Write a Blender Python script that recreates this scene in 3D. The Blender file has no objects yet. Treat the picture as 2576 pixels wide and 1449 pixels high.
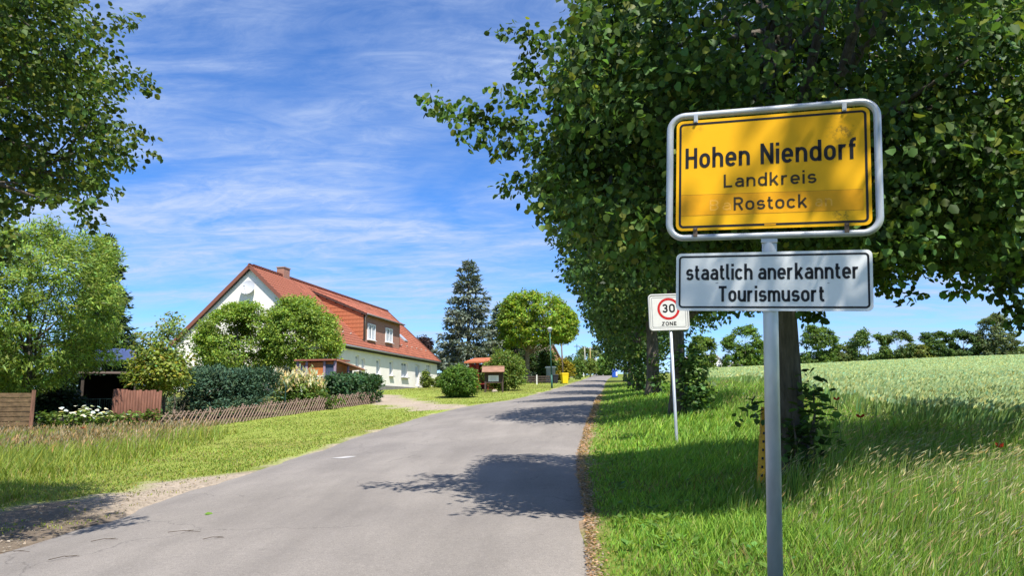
import bpy, math, random
import numpy as np
from math import sin, cos, pi, atan, radians
from mathutils import Vector, Matrix

rng = np.random.default_rng(7)
random.seed(7)
S = bpy.context.scene
COL = S.collection
A = np.array

# ------------------------------------------------------------------ camera
CAMH = 1.6
FPX, CXP, CYP = 1860.0, 1287.5, 724.5          # focal length and centre on a 2575 x 1449 picture
TH, RO = atan((1020 - 724.5) / 1860), 0.01
r0, fw, q0 = A([1, 0, 0.]), A([0, cos(TH), sin(TH)]), A([0, -sin(TH), cos(TH)])
cup = cos(RO) * q0 + sin(RO) * r0
crt = cos(RO) * r0 - sin(RO) * q0
EYE = A([0, 0, CAMH])
cam = bpy.data.cameras.new('camera')
cam.sensor_width = 36.0
cam.lens = 36.0 * FPX / 2575.0
cam.clip_start, cam.clip_end = 0.1, 5000
camo = bpy.data.objects.new('camera', cam)
COL.objects.link(camo)
M = Matrix.Identity(4)
for i in range(3):
    M[i][0], M[i][1], M[i][2], M[i][3] = crt[i], cup[i], -fw[i], EYE[i]
camo.matrix_world = M
S.camera = camo

# ------------------------------------------------------------------ sky and sun
SUN_AZ, SUN_EL = radians(157), radians(58)
SUN = A([sin(SUN_AZ) * cos(SUN_EL), cos(SUN_AZ) * cos(SUN_EL), sin(SUN_EL)])
W = bpy.data.worlds.new('World')
S.world = W
W.use_nodes = True
nt = W.node_tree
for n in list(nt.nodes):
    nt.nodes.remove(n)


def N(tree, typ, **kw):
    n = tree.nodes.new(typ)
    for k, v in kw.items():
        if k == 'i':
            for a, b in v.items():
                n.inputs[a].default_value = b
        else:
            setattr(n, k, v)
    return n


wo = N(nt, 'ShaderNodeOutputWorld')
bg = N(nt, 'ShaderNodeBackground', i={'Strength': 0.12})
sky = N(nt, 'ShaderNodeTexSky', sky_type='NISHITA', sun_disc=False, sun_elevation=SUN_EL, sun_rotation=SUN_AZ,
        altitude=0, air_density=.8, dust_density=0.0, ozone_density=3.5)
tc = N(nt, 'ShaderNodeTexCoord')
sep = N(nt, 'ShaderNodeSeparateXYZ')
nt.links.new(tc.outputs['Generated'], sep.inputs[0])
mz = N(nt, 'ShaderNodeMath', operation='MAXIMUM', i={1: 0.02})
nt.links.new(sep.outputs['Z'], mz.inputs[0])
az_ = N(nt, 'ShaderNodeMath', operation='ADD', i={1: 0.12})
nt.links.new(mz.outputs[0], az_.inputs[0])
dv = N(nt, 'ShaderNodeVectorMath', operation='DIVIDE')
cmb = N(nt, 'ShaderNodeCombineXYZ')
for k in 'XYZ':
    nt.links.new(az_.outputs[0], cmb.inputs[k])
nt.links.new(tc.outputs['Generated'], dv.inputs[0])
nt.links.new(cmb.outputs[0], dv.inputs[1])


def wnoise(rot, scale, sc3, detail, rough, dist=0.0, off=(0, 0, 0)):
    mp = N(nt, 'ShaderNodeMapping')
    mp.inputs['Rotation'].default_value = (0, 0, radians(rot))
    mp.inputs['Scale'].default_value = sc3
    mp.inputs['Location'].default_value = off
    nt.links.new(dv.outputs[0], mp.inputs['Vector'])
    nz = N(nt, 'ShaderNodeTexNoise', i={'Scale': scale, 'Detail': detail, 'Roughness': rough, 'Distortion': dist})
    nt.links.new(mp.outputs[0], nz.inputs['Vector'])
    return nz


def wramp(src, a, b, hi=1.0):
    m = N(nt, 'ShaderNodeMapRange', interpolation_type='SMOOTHSTEP', i={1: a, 2: b, 3: 0.0, 4: hi})
    nt.links.new(src, m.inputs[0])
    return m


big = wramp(wnoise(48, 0.62, (1.0, 2.0, 1), 5, .55, .5, (3.1, 1.7, 0)).outputs['Fac'], .24, .62)
fine = wramp(wnoise(34, 1.7, (1.0, 2.6, 1), 12, .62, 1.1, (0.3, 5.2, 0)).outputs['Fac'], .12, .84)
wisp = wramp(wnoise(10, 6.0, (1.0, 1.8, 1), 9, .72, 1.6, (1.3, 2.2, 0)).outputs['Fac'], .30, .75)
m1 = N(nt, 'ShaderNodeMath', operation='MULTIPLY')
nt.links.new(big.outputs[0], m1.inputs[0]); nt.links.new(fine.outputs[0], m1.inputs[1])
m2 = N(nt, 'ShaderNodeMath', operation='MULTIPLY_ADD', i={1: .5, 2: .58})
nt.links.new(wisp.outputs[0], m2.inputs[0])
m3 = N(nt, 'ShaderNodeMath', operation='MULTIPLY')
nt.links.new(m1.outputs[0], m3.inputs[0]); nt.links.new(m2.outputs[0], m3.inputs[1])
m4 = N(nt, 'ShaderNodeMath', operation='MULTIPLY', use_clamp=True, i={1: 1.25})
nt.links.new(m3.outputs[0], m4.inputs[0])
m5 = N(nt, 'ShaderNodeMath', operation='MINIMUM', i={1: .86})
nt.links.new(m4.outputs[0], m5.inputs[0])
hs = N(nt, 'ShaderNodeHueSaturation', i={'Saturation': 1.25, 'Value': 1.0})
nt.links.new(sky.outputs[0], hs.inputs['Color'])
mx = N(nt, 'ShaderNodeMixRGB', i={'Color2': (2.75, 3.35, 4.6, 1)})
nt.links.new(m5.outputs[0], mx.inputs['Fac'])
tn = N(nt, 'ShaderNodeMixRGB', blend_type='MULTIPLY', i={'Fac': 1., 'Color2': (.64, .80, 1.0, 1)})
nt.links.new(hs.outputs[0], tn.inputs['Color1'])
nt.links.new(tn.outputs[0], mx.inputs['Color1'])
nt.links.new(mx.outputs[0], bg.inputs['Color'])
nt.links.new(bg.outputs[0], wo.inputs['Surface'])

sl = bpy.data.lights.new('sun', 'SUN')
sl.energy, sl.angle, sl.color = 4.6, radians(0.53), (1.0, 0.955, 0.88)
so = bpy.data.objects.new('sun', sl)
COL.objects.link(so)
so.rotation_euler = Vector((-SUN).tolist()).to_track_quat('-Z', 'Y').to_euler()
so.location = (30, -20, 40)
S.view_settings.view_transform = 'Standard'
S.view_settings.look = 'None'
S.view_settings.gamma = 1.0
S.view_settings.use_curve_mapping = False
S.view_settings.exposure = 0.85
S.render.engine = 'CYCLES'
S.cycles.max_bounces = 6
S.cycles.transparent_max_bounces = 8
S.cycles.use_denoising = True


# ------------------------------------------------------------------ picture -> place helpers
def ray(u, v):
    return fw + crt * (u - CXP) / FPX + cup * (CYP - v) / FPX


def px(u, v, d):
    D = ray(u, v)
    return EYE + D * (d / D[1])


def proj(P):
    P = np.asarray(P, float) - EYE
    d = np.maximum(P @ fw, 1e-3)
    return np.stack([CXP + FPX * (P @ crt) / d, CYP - FPX * (P @ cup) / d], -1)


def hitp(u, v, p0, n):
    D = ray(u, v)
    return EYE + D * (((p0 - EYE) @ n) / (D @ n))


# ------------------------------------------------------------------ terrain
ctrl = [(0, 0, 0), (-8, 0, 0), (8, 0, .45), (0, -25, -.4), (-25, -25, -.4), (25, -25, .4), (-60, -30, -.5), (60, -30, 1),
        (-2, 6, .17), (-2, 10, .33), (-1.5, 16, .57), (-.5, 26, 1.05), (3.2, 46, 2.09), (6, 65, 3.05), (7.5, 80, 3.85), (9.2, 93, 4.45), (11.5, 110, 5.3), (15, 135, 6.5), (19, 160, 7.8),
        (23, 180, 8.8), (3.3, 9.0, .58), (1.4, 4.0, .2), (5, 5, .42), (7, 9, .62),
        tuple(px(1703, 1135, 16.4)), tuple(px(1705, 1035, 22)), tuple(px(1643, 995, 32)),
        (8, 8, .6), (10, 15, 1.0), (20, 30, 1.9), (40, 60, 3.7), (60, 20, 1.5), (150, 40, 4), (60, 100, 6.6),
        tuple(px(440, 1085, 29)), tuple(px(945, 1017, 46)), (-13.6, 52.3, 2.6), (-11.2, 64, 3.0), tuple(px(1094, 972, 79)),
        (-22, 50, 2.6), (-30, 60, 3.0), (-9, 8, .12), (-12, 14, .3), (-16, 25, .68), (-20, 30, .8), (-60, 40, 1.5), (-60, 100, 4.2), (-40, 180, 7),
        (0, 260, 9.2), (-150, 200, 7), (-150, 40, 1), (0, 93, 4.6)]
for u, v in ((1830, 925), (2040, 918), (2575, 893)):
    p = px(u, v, 150); ctrl.append((p[0], p[1], p[2] - .8))
ctrl += [(100, 210, 11.5), (200, 150, 13.5), (220, 220, 13)]
ctrl = A(ctrl, float)


def tps(r2):
    return np.where(r2 > 1e-9, .5 * r2 * np.log(np.maximum(r2, 1e-9)), 0.)


_n = len(ctrl)
_K = tps(((ctrl[:, None, :2] - ctrl[None, :, :2]) ** 2).sum(-1)) + np.eye(_n) * 40.0
_P = np.c_[np.ones(_n), ctrl[:, :2]]
_sol = np.linalg.solve(np.block([[_K, _P], [_P.T, np.zeros((3, 3))]]), np.r_[ctrl[:, 2], 0, 0, 0])


def gz(x, y):
    x, y = np.broadcast_arrays(np.asarray(x, float), np.asarray(y, float))
    xs, ys = np.clip(x.ravel(), -180, 240), np.clip(y.ravel(), -40, 215)
    out = np.empty(len(xs))
    for i in range(0, len(xs), 20000):
        X = np.c_[xs[i:i + 20000], ys[i:i + 20000]]
        r2 = ((X[:, None] - ctrl[None, :, :2]) ** 2).sum(-1)
        out[i:i + 20000] = tps(r2) @ _sol[:_n] + _sol[_n] + X @ _sol[_n + 1:]
    out -= np.maximum(y.ravel() - 215, 0) * .03
    return out.reshape(x.shape)


def G(u, v):
    """where the line of sight through a picture point meets the ground"""
    D = ray(u, v)
    t = np.linspace(2, 230, 3000)
    P = EYE + D * t[:, None] / D[1]
    h = P[:, 2] - gz(P[:, 0], P[:, 1])
    k = np.argmax(h < 0)
    if h[k] >= 0:
        k = len(t) - 1
    if k == 0:
        return P[0]
    a = h[k - 1] / (h[k - 1] - h[k] + 1e-12)
    return P[k - 1] * (1 - a) + P[k] * a


def gp(x, y, dz=0.):
    return A([x, y, float(gz(x, y)) + dz])


def vnoise(x, y, seed=0):
    x, y = np.asarray(x, float), np.asarray(y, float)
    xi, yi = np.floor(x).astype(np.int64), np.floor(y).astype(np.int64)
    fx, fy = x - xi, y - yi
    fx, fy = fx * fx * (3 - 2 * fx), fy * fy * (3 - 2 * fy)

    def h(a, b):
        n = (a * 374761393 + b * 668265263 + seed * 974634777) & 0x7fffffff
        n = ((n ^ (n >> 13)) * 1274126177) & 0x7fffffff
        return ((n ^ (n >> 16)) & 0xffff) / 65535.
    return (h(xi, yi) * (1 - fx) + h(xi + 1, yi) * fx) * (1 - fy) + (h(xi, yi + 1) * (1 - fx) + h(xi + 1, yi + 1) * fx) * fy


def fbm(x, y, s=1., seed=0):
    return (vnoise(x * s, y * s, seed) + .5 * vnoise(x * s * 2.1, y * s * 2.1, seed + 1) + .25 * vnoise(x * s * 4.3, y * s * 4.3, seed + 2)) / 1.75


RE = A([G(u, v) for u, v in ((1492, 1449), (1488, 1400), (1486, 1310), (1471, 1240), (1457, 1175), (1461, 1130), (1478, 1070), (1497, 1020), (1511, 990), (1521, 967), (1526, 957))])
LE = A([G(u, v) for u, v in ((0, 1390), (156, 1346), (259, 1312), (366, 1271), (487, 1231), (659, 1175), (805, 1132), (885, 1101), (1037, 1055), (1161, 1024), (1281, 1007), (1378, 983), (1436, 965), (1462, 957))])


def edge_fn(E, pre, post):
    y = np.r_[pre[1], E[:, 1], post[1]]
    x = np.r_[pre[0], E[:, 0], post[0]]
    o = np.argsort(y)
    y, x = y[o], x[o]
    k = np.r_[True, np.diff(y) > .3]
    y, x = y[k], x[k]
    yy = np.r_[np.arange(-30, 60, .5), np.arange(60, 260, 2.)]
    xx = np.interp(yy, y, x)
    for _ in range(4):
        xx[1:-1] = (xx[:-2] + 2 * xx[1:-1] + xx[2:]) / 4
    return lambda q: np.interp(q, yy, xx)


XR = edge_fn(RE, ([0.0, .35], [-30, 0]), ([26.], [190.]))
XL = edge_fn(LE, ([-5.6, -5.4], [-30, 0]), ([21.], [190.]))


# ------------------------------------------------------------------ materials
MATS = {}


def mat(name, col, rough=.8, var=.0, scale=8., bump=0., bscale=60., spec=.3, metal=0., stretch=None, col2=None, lo=.35, hi=.65):
    if name in MATS:
        return MATS[name]
    m = bpy.data.materials.new(name)
    m.use_nodes = True
    t = m.node_tree
    b = t.nodes['Principled BSDF']
    b.inputs['Roughness'].default_value = rough
    b.inputs['Metallic'].default_value = metal
    b.inputs['Specular IOR Level'].default_value = spec
    b.inputs['Base Color'].default_value = (*col, 1)
    geo = N(t, 'ShaderNodeTexCoord')
    vec = geo.outputs['Object']
    if stretch:
        mp = N(t, 'ShaderNodeMapping')
        mp.inputs['Scale'].default_value = stretch
        t.links.new(vec, mp.inputs[0])
        vec = mp.outputs[0]
    if var > 0 or col2:
        nz = N(t, 'ShaderNodeTexNoise', i={'Scale': scale, 'Detail': 6., 'Roughness': .62})
        t.links.new(vec, nz.inputs['Vector'])
        mr = N(t, 'ShaderNodeMapRange', i={1: lo, 2: hi})
        t.links.new(nz.outputs['Fac'], mr.inputs[0])
        c1 = col if col2 else tuple(c * (1 - var) for c in col)
        c2 = col2 if col2 else tuple(min(1, c * (1 + var)) for c in col)
        mix = N(t, 'ShaderNodeMixRGB', i={'Color1': (*c1, 1), 'Color2': (*c2, 1)})
        t.links.new(mr.outputs[0], mix.inputs['Fac'])
        t.links.new(mix.outputs[0], b.inputs['Base Color'])
    if bump > 0:
        nb = N(t, 'ShaderNodeTexNoise', i={'Scale': bscale, 'Detail': 4.})
        t.links.new(vec, nb.inputs['Vector'])
        bp = N(t, 'ShaderNodeBump', i={'Strength': bump, 'Distance': .02})
        t.links.new(nb.outputs['Fac'], bp.inputs['Height'])
        t.links.new(bp.outputs[0], b.inputs['Normal'])
    MATS[name] = m
    return m


def leaf_mat(name, rough=.5, trans=.35, spec=.35, tint=(1.25, 1.3, .55)):
    """leaves and blades: their own colour from the attribute, light passing through"""
    m = bpy.data.materials.new(name)
    m.use_nodes = True
    t = m.node_tree
    b = t.nodes['Principled BSDF']
    o = t.nodes['Material Output']
    at = N(t, 'ShaderNodeAttribute', attribute_name='tint')
    b.inputs['Roughness'].default_value = rough
    b.inputs['Specular IOR Level'].default_value = spec
    t.links.new(at.outputs['Color'], b.inputs['Base Color'])
    mul = N(t, 'ShaderNodeMixRGB', blend_type='MULTIPLY', i={'Fac': 1., 'Color2': (*tint, 1)})
    t.links.new(at.outputs['Color'], mul.inputs['Color1'])
    tr = N(t, 'ShaderNodeBsdfTranslucent')
    t.links.new(mul.outputs[0], tr.inputs['Color'])
    mix = N(t, 'ShaderNodeMixShader', i={'Fac': trans})
    t.links.new(b.outputs[0], mix.inputs[1]); t.links.new(tr.outputs[0], mix.inputs[2])
    t.links.new(mix.outputs[0], o.inputs['Surface'])
    return m


LEAF = leaf_mat('leaf', .5, .40, .22)
NEEDLE = leaf_mat('needle', .7, .12, .2)
BLADE = leaf_mat('grass_blade', .6, .4, .25)
BARK = mat('bark', (.065, .055, .04), .95, bump=1., bscale=14, stretch=(5, 5, .9), col2=(.15, .13, .10), scale=3.5)
BARKP = mat('bark_pale', (.20, .16, .11), .95, .4, 6, 1., 18, stretch=(3, 3, .8))
STEEL = mat('galvanised_steel', (.50, .52, .54), .42, .13, 9, .05, 200, .5, .45, stretch=(1, 1, .35))
DARKW = mat('dark_wood', (.055, .042, .033), .85, .35, 5, .4, 30, stretch=(2, 2, .4))
WOODB = mat('brown_wood', (.17, .085, .055), .8, .35, 6, .5, 25, stretch=(3, 3, .4))
WEATH = mat('weathered_wood', (.22, .15, .11), .9, .4, 7, .4, 40)
WHITE = mat('white_paint', (.80, .80, .79), .5, .04, 5)
BLACK = mat('black_ink', (.012, .012, .014), .45)
GLASS = mat('window_glass', (.10, .13, .16), .08, .5, 1.2, spec=.9)
CURT = mat('curtain', (.55, .57, .60), .8, .12, 9, stretch=(1, 1, .1))
RENDER = mat('cream_render', (.83, .785, .72), .92, .04, 1.2, .15, 120)
PLINTH = mat('plinth', (.20, .19, .18), .9, .15, 3)


# ------------------------------------------------------------------ object helpers
def link(o, parent=None):
    COL.objects.link(o)
    if parent is not None:
        o.parent = parent
    return o


def tag(o, label=None, cat=None, group=None, kind=None):
    for k, v in (('label', label), ('category', cat), ('group', group), ('kind', kind)):
        if v:
            o[k] = v
    return o


def thing(name, loc, label, cat, group=None):
    o = bpy.data.objects.new(name, None)
    o.empty_display_size = .3
    o.location = [float(c) for c in loc]
    link(o)
    return tag(o, label, cat, group)


def root_loc(p):
    L = A([0., 0, 0])
    while p is not None:
        L = L + A(p.location)
        p = p.parent
    return L


def np_mesh(name, V, Fc, material, parent=None, tint=None, smooth=False):
    """V (n,3) in place coordinates, Fc list of (m,k) index arrays"""
    V = np.asarray(V, float) - root_loc(parent)
    me = bpy.data.meshes.new(name)
    if not isinstance(Fc, (list, tuple)):
        Fc = [Fc]
    Fc = [np.asarray(f, np.int32) for f in Fc if len(f)]
    nl = sum(f.size for f in Fc)
    nf = sum(len(f) for f in Fc)
    me.vertices.add(len(V)); me.loops.add(nl); me.polygons.add(nf)
    me.vertices.foreach_set('co', V.astype(np.float32).ravel())
    me.loops.foreach_set('vertex_index', np.concatenate([f.ravel() for f in Fc]))
    tot = np.concatenate([np.full(len(f), f.shape[1], np.int32) for f in Fc])
    me.polygons.foreach_set('loop_start', np.r_[0, np.cumsum(tot)[:-1]].astype(np.int32))
    if smooth:
        me.polygons.foreach_set('use_smooth', np.ones(nf, bool))
    if tint is not None:
        a = me.attributes.new('tint', 'FLOAT_COLOR', 'POINT')
        a.data.foreach_set('color', np.c_[tint, np.ones(len(tint))].astype(np.float32).ravel())
    me.update(calc_edges=True)
    me.materials.append(material)
    o = bpy.data.objects.new(name, me)
    return link(o, parent)


class MB:
    def __init__(s):
        s.v, s.f = [], []

    def add(s, V, Fs):
        k = len(s.v)
        s.v += [tuple(map(float, p)) for p in V]
        s.f += [tuple(i + k for i in f) for f in Fs]
        return s

    def box(s, c, size, ax=None, taper=1.):
        """ax: 3 axis vectors; taper: scale of the top"""
        ax = np.eye(3) if ax is None else np.asarray(ax, float)
        h = A(size, float) / 2
        V = []
        for z in (-1, 1):
            k = taper if z > 0 else 1.
            for x, y in ((-1, -1), (1, -1), (1, 1), (-1, 1)):
                V.append(A(c) + ax[0] * x * h[0] * k + ax[1] * y * h[1] * k + ax[2] * z * h[2])
        return s.add(V, [(3, 2, 1, 0), (4, 5, 6, 7), (0, 1, 5, 4), (1, 2, 6, 5), (2, 3, 7, 6), (3, 0, 4, 7)])

    def tube(s, P, R, n=8, cap=True, closed=False):
        P = [A(p, float) for p in P]
        m = len(P)
        R = [R] * m if np.isscalar(R) else R
        V = []
        ref = None
        for i in range(m):
            a = P[(i - 1) % m] if (i > 0 or closed) else P[i]
            b = P[(i + 1) % m] if (i < m - 1 or closed) else P[i]
            t = (b - a) / (np.linalg.norm(b - a) + 1e-12)
            if ref is None:
                ref = A([1, 0, 0.]) if abs(t[0]) < .8 else A([0, 1, 0.])
            e = ref - t * (ref @ t)
            e /= np.linalg.norm(e) + 1e-12
            ref = e
            g = np.cross(t, e)
            for k in range(n):
                an = 2 * pi * k / n
                V.append(P[i] + R[i] * (cos(an) * e + sin(an) * g))
        Fs = []
        for i in range(m if closed else m - 1):
            j = (i + 1) % m
            for k in range(n):
                l = (k + 1) % n
                Fs.append((i * n + k, i * n + l, j * n + l, j * n + k))
        if cap and not closed:
            Fs += [tuple(range(n))[::-1], tuple((m - 1) * n + k for k in range(n))]
        return s.add(V, Fs)

    def prism(s, poly, ext):
        """poly: 3D points in a plane, ext: vector"""
        n = len(poly)
        V = [A(p) for p in poly] + [A(p) + A(ext) for p in poly]
        return s.add(V, [tuple(range(n))[::-1], tuple(range(n, 2 * n))] + [(i, (i + 1) % n, n + (i + 1) % n, n + i) for i in range(n)])

    def quad(s, *p):
        return s.add(p, [tuple(range(len(p)))])

    def build(s, name, material, parent=None, smooth=False):
        L = root_loc(parent)
        me = bpy.data.meshes.new(name)
        me.from_pydata([tuple(A(p) - L) for p in s.v], [], s.f)
        me.materials.append(material)
        if smooth:
            me.polygons.foreach_set('use_smooth', np.ones(len(me.polygons), bool))
        me.update()
        return link(bpy.data.objects.new(name, me), parent)


def rrect(w, h, r, n=5):
    out = []
    for cx, cy, a0 in ((w / 2 - r, h / 2 - r, 0), (-w / 2 + r, h / 2 - r, 90), (-w / 2 + r, -h / 2 + r, 180), (w / 2 - r, -h / 2 + r, 270)):
        for k in range(n + 1):
            a = radians(a0 + 90 * k / n)
            out.append((cx + r * cos(a), cy + r * sin(a)))
    return out


# ------------------------------------------------------------------ leaves, blades, crowns
LEAF6 = (A([[0, 0, 0], [0, 1, -.10], [-.42, .28, .08], [-.34, .72, .05], [.42, .28, .08], [.34, .72, .05]]), [A([[0, 4, 5, 1], [0, 1, 3, 2]])])
LEAF4 = (A([[0, 0, 0], [-.36, .45, .05], [0, 1, -.06], [.36, .45, .05]]), [A([[0, 3, 2, 1]])])
NEED4 = (A([[0, 0, 0], [-.13, .4, 0], [0, 1, -.05], [.13, .4, 0]]), [A([[0, 3, 2, 1]])])


def nrm(a):
    return a / (np.linalg.norm(a, axis=-1, keepdims=True) + 1e-9)


def leaves(P, size, nvec, tvec, cols, tpl):
    T, Fs = tpl
    n = nrm(nvec)
    t = nrm(tvec - n * (tvec * n).sum(-1, keepdims=True))
    b = np.cross(t, n)
    size = np.broadcast_to(np.asarray(size, float), (len(P),))
    V = P[:, None] + size[:, None, None] * (b[:, None] * T[None, :, 0:1] + t[:, None] * T[None, :, 1:2] + n[:, None] * T[None, :, 2:3])
    k = len(T)
    F2 = [(np.arange(len(P))[:, None, None] * k + f[None]).reshape(-1, f.shape[1]) for f in Fs]
    return V.reshape(-1, 3), F2, np.repeat(cols, k, axis=0)


def pal(n, base, var=.28, warm=.12, yellow=None, yfrac=0.):
    c = A(base, float)[None] * (1 + rng.normal(0, var, (n, 1)))
    w = rng.normal(0, warm, n)
    c = c * np.c_[1 + w, np.ones(n), 1 - w]
    if yellow is not None:
        k = rng.random(n) < yfrac
        c[k] = A(yellow)[None] * (1 + rng.normal(0, .2, (k.sum(), 1)))
    return np.clip(c, .004, .9)


def crown_mesh(name, parent, C, rad, per, size, base, centre, flat=.55, droop=.35, tpl=LEAF4, var=.28, yellow=None, yfrac=0., up=.7, material=None, cvar=.15):
    """leaf clusters round the twig ends C"""
    n = len(C)
    ci = np.repeat(np.arange(n), per)
    rad = np.broadcast_to(np.asarray(rad, float), (n,))
    off = nrm(rng.normal(0, 1, (len(ci), 3))) * (rng.random((len(ci), 1)) ** .5)
    off[:, 2] *= flat
    P = C[ci] + off * rad[ci][:, None]
    outw = nrm(P - A(centre))
    nv = rng.normal(0, .55, P.shape) + outw * .5 + A([0, 0, up])
    tv = rng.normal(0, .6, P.shape) + outw * .7 + off * .5 + A([0, 0, -droop])
    cols = pal(len(P), base, var, yellow=yellow, yfrac=yfrac) * (1 + rng.normal(0, cvar, (n, 1)))[ci]
    sz = size * (.7 + .6 * rng.random(len(P)))
    V, Fs, tc_ = leaves(P, sz, nv, tv, np.clip(cols, .004, .9), tpl)
    return np_mesh(name, V, Fs, material or LEAF, parent, tc_)


def inpoly(Q, poly):
    x, y = Q[:, 0], Q[:, 1]
    r = np.zeros(len(Q), bool)
    p = A(poly, float)
    for i in range(len(p)):
        x1, y1 = p[i]; x2, y2 = p[i - 1]
        c = ((y1 > y) != (y2 > y)) & (x < (x2 - x1) * (y - y1) / (y2 - y1 + 1e-12) + x1)
        r ^= c
    return r


def ell_points(n, c, r, shell=.6, lump=.18, seed=0, power=2.2):
    """points through an uneven rounded volume, denser towards its skin"""
    d = nrm(rng.normal(0, 1, (n, 3)))
    a = np.arctan2(d[:, 1], d[:, 0]) * 2.2
    k = 1 + lump * 2 * (fbm(a + 20, d[:, 2] * 3 + 9, 1., seed) - .5) + rng.normal(0, lump * .25, n)
    q = np.where(rng.random(n) < shell, rng.uniform(.72, 1., n), rng.random(n) ** (1 / power))
    return A(c) + d * A(r) * (k * q)[:, None]


def lobed_points(n, c, r, lobes=26, lr=.40, seed=0, low=1.):
    """billowing crown: clusters gathered in rounded lobes"""
    d = nrm(rng.normal(0, 1, (lobes, 3)))
    d[:, 2] = np.where(d[:, 2] < -low, -d[:, 2], d[:, 2])
    L = d * rng.uniform(.55, .74, (lobes, 1))
    k = rng.integers(0, lobes, n)
    e = nrm(rng.normal(0, 1, (n, 3)))
    e = np.where(((e * d[k]).sum(-1) < -.1)[:, None], -e, e)
    rr = lr * rng.uniform(.75, 1.1, lobes)[k] * np.where(rng.random(n) < .8, rng.uniform(.8, 1.02, n), rng.random(n))
    rr = rr * np.where(rng.random(n) < .07, rng.uniform(1.15, 1.45, n), 1.)
    return A(c) + (L[k] + e * rr[:, None]) * A(r)


def limb_path(a, b, sag=0., n=6, wob=.06):
    a, b = A(a, float), A(b, float)
    L = np.linalg.norm(b - a)
    t = np.linspace(0, 1, n)[:, None]
    P = a + (b - a) * t
    P[:, 2] += sag * L * (np.sin(pi * t[:, 0]))
    P[1:-1] += rng.normal(0, wob * L * .4, (n - 2, 3))
    return P


def broad_tree(name, base, height, label, C, centre, rad, per, size, col, trunk_r, clear, limbs=14, bark=None, group=None, tpl=LEAF4, cat='tree', lean=(0, 0), yellow=None, yfrac=0., twigs=60, flat=.55, droop=.35, var=.28, up=.7, cvar=.15):
    t = thing(name, base, label, cat, group)
    base, centre = A(base), A(centre)
    if name == 'hedge_tree':
        # branches down to the ground, as hedge trees have
        hw_ = (C[:, 0].max() - C[:, 0].min()) / 2
        m_ = len(C) // 2
        L_ = np.c_[base[0] + rng.uniform(-1, 1, m_) * hw_, base[1] + rng.uniform(-2, 2, m_), np.zeros(m_)]
        L_[:, 2] = gz(L_[:, 0], L_[:, 1]) + rng.random(m_) * height * .5 * (.5 + .5 * fbm(L_[:, 0], L_[:, 1] * 0, .5, 3))
        C = np.concatenate([C, L_])
    top = A([centre[0], centre[1], base[2] + clear + (height - clear) * .72])
    mb = MB()
    fork = base + A([lean[0], lean[1], clear])
    ts = np.linspace(0, 1, 9)
    P = [base + (fork - base) * k - A([0, 0, .15 * (k == 0)]) for k in ts] + [fork + (top - fork) * k for k in (.2, .45, .7, 1.)]
    R = [trunk_r * (1.45 - .45 * min(1, k * 3.5)) * (1 - .18 * k) for k in ts] + [trunk_r * k for k in (.7, .5, .3, .12)]
    mb.tube(P, R, 12)
    mb.build('trunk', bark or BARK, t, True)
    lb = MB()
    idx = rng.choice(len(C), min(limbs, len(C)), replace=False)
    mids = []
    for i in idx:
        s = rng.uniform(0, .6)
        a = fork + (top - fork) * s - A([0, 0, .1])
        r = trunk_r * .42 * (1 - s * .6)
        Q = limb_path(a, a + (C[i] - a) * .85, .015, 6, .03)
        lb.tube(Q, np.linspace(r, r * .18, len(Q)), 6)
        mids.append(Q)
    if mids:
        allm = np.concatenate([q[2:] for q in mids])
        for i in rng.choice(len(C), min(twigs, len(C)), replace=False):
            a = allm[np.argmin(((allm - C[i]) ** 2).sum(1))]
            if np.linalg.norm(a - C[i]) > (1.0 if trunk_r < .23 and name == 'roadside_tree' else 1.6):
                continue
            Q = limb_path(a, C[i], .01, 4, .03)
            lb.tube(Q, np.linspace(trunk_r * .09, trunk_r * .025, 4), 4)
        tag(lb.build('limbs', bark or BARK, t, True), kind='stuff')
    crown_mesh('crown', t, C, rad, per, size, col, centre, flat, droop, tpl, var, yellow, yfrac, up, cvar=cvar)
    return t


def bush(name, base, C, label, rad, per, size, col, cat='bush', group=None, centre=None, tpl=LEAF4, yellow=None, yfrac=0., flat=.8, droop=.1, stems=6, material=None, up=.7, cvar=.15, var=.28):
    t = thing(name, base, label, cat, group)
    mb = MB()
    for i in rng.choice(len(C), min(stems, len(C)), replace=False):
        Q = limb_path(A(base) + A([rng.normal(0, .1), rng.normal(0, .1), -.05]), C[i], .05, 5)
        mb.tube(Q, np.linspace(.035, .008, 5), 5)
    tag(mb.build('stems', BARK, t), kind='stuff')
    crown_mesh('foliage', t, C, rad, per, size, col, centre if centre is not None else C.mean(0) - A([0, 0, .5]), flat, droop, tpl, var, yellow, yfrac, up, material, cvar)
    return t


def blades(P, h, w, lean, cols, tipcol=None):
    n = len(P)
    a = rng.uniform(0, 2 * pi, n)
    s = np.c_[np.cos(a), np.sin(a), np.zeros(n)]
    h = np.broadcast_to(np.asarray(h, float), (n,)); w = np.broadcast_to(np.asarray(w, float), (n,))
    up = np.c_[np.zeros(n), np.zeros(n), h]
    V = np.empty((n, 5, 3))
    V[:, 0] = P - s * w[:, None] * .5
    V[:, 1] = P + s * w[:, None] * .5
    mid = P + up * .58 + lean * .3
    V[:, 2] = mid + s * w[:, None] * .42
    V[:, 3] = mid - s * w[:, None] * .42
    V[:, 4] = P + up + lean
    k = np.arange(n)[:, None] * 5
    c = np.repeat(cols, 5, 0)
    if tipcol is not None:
        c = c.reshape(n, 5, 3); c[:, 4] = tipcol; c = c.reshape(-1, 3)
    return V.reshape(-1, 3), [k + A([[0, 1, 2, 3]]), k + A([[3, 2, 4]])], c


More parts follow.
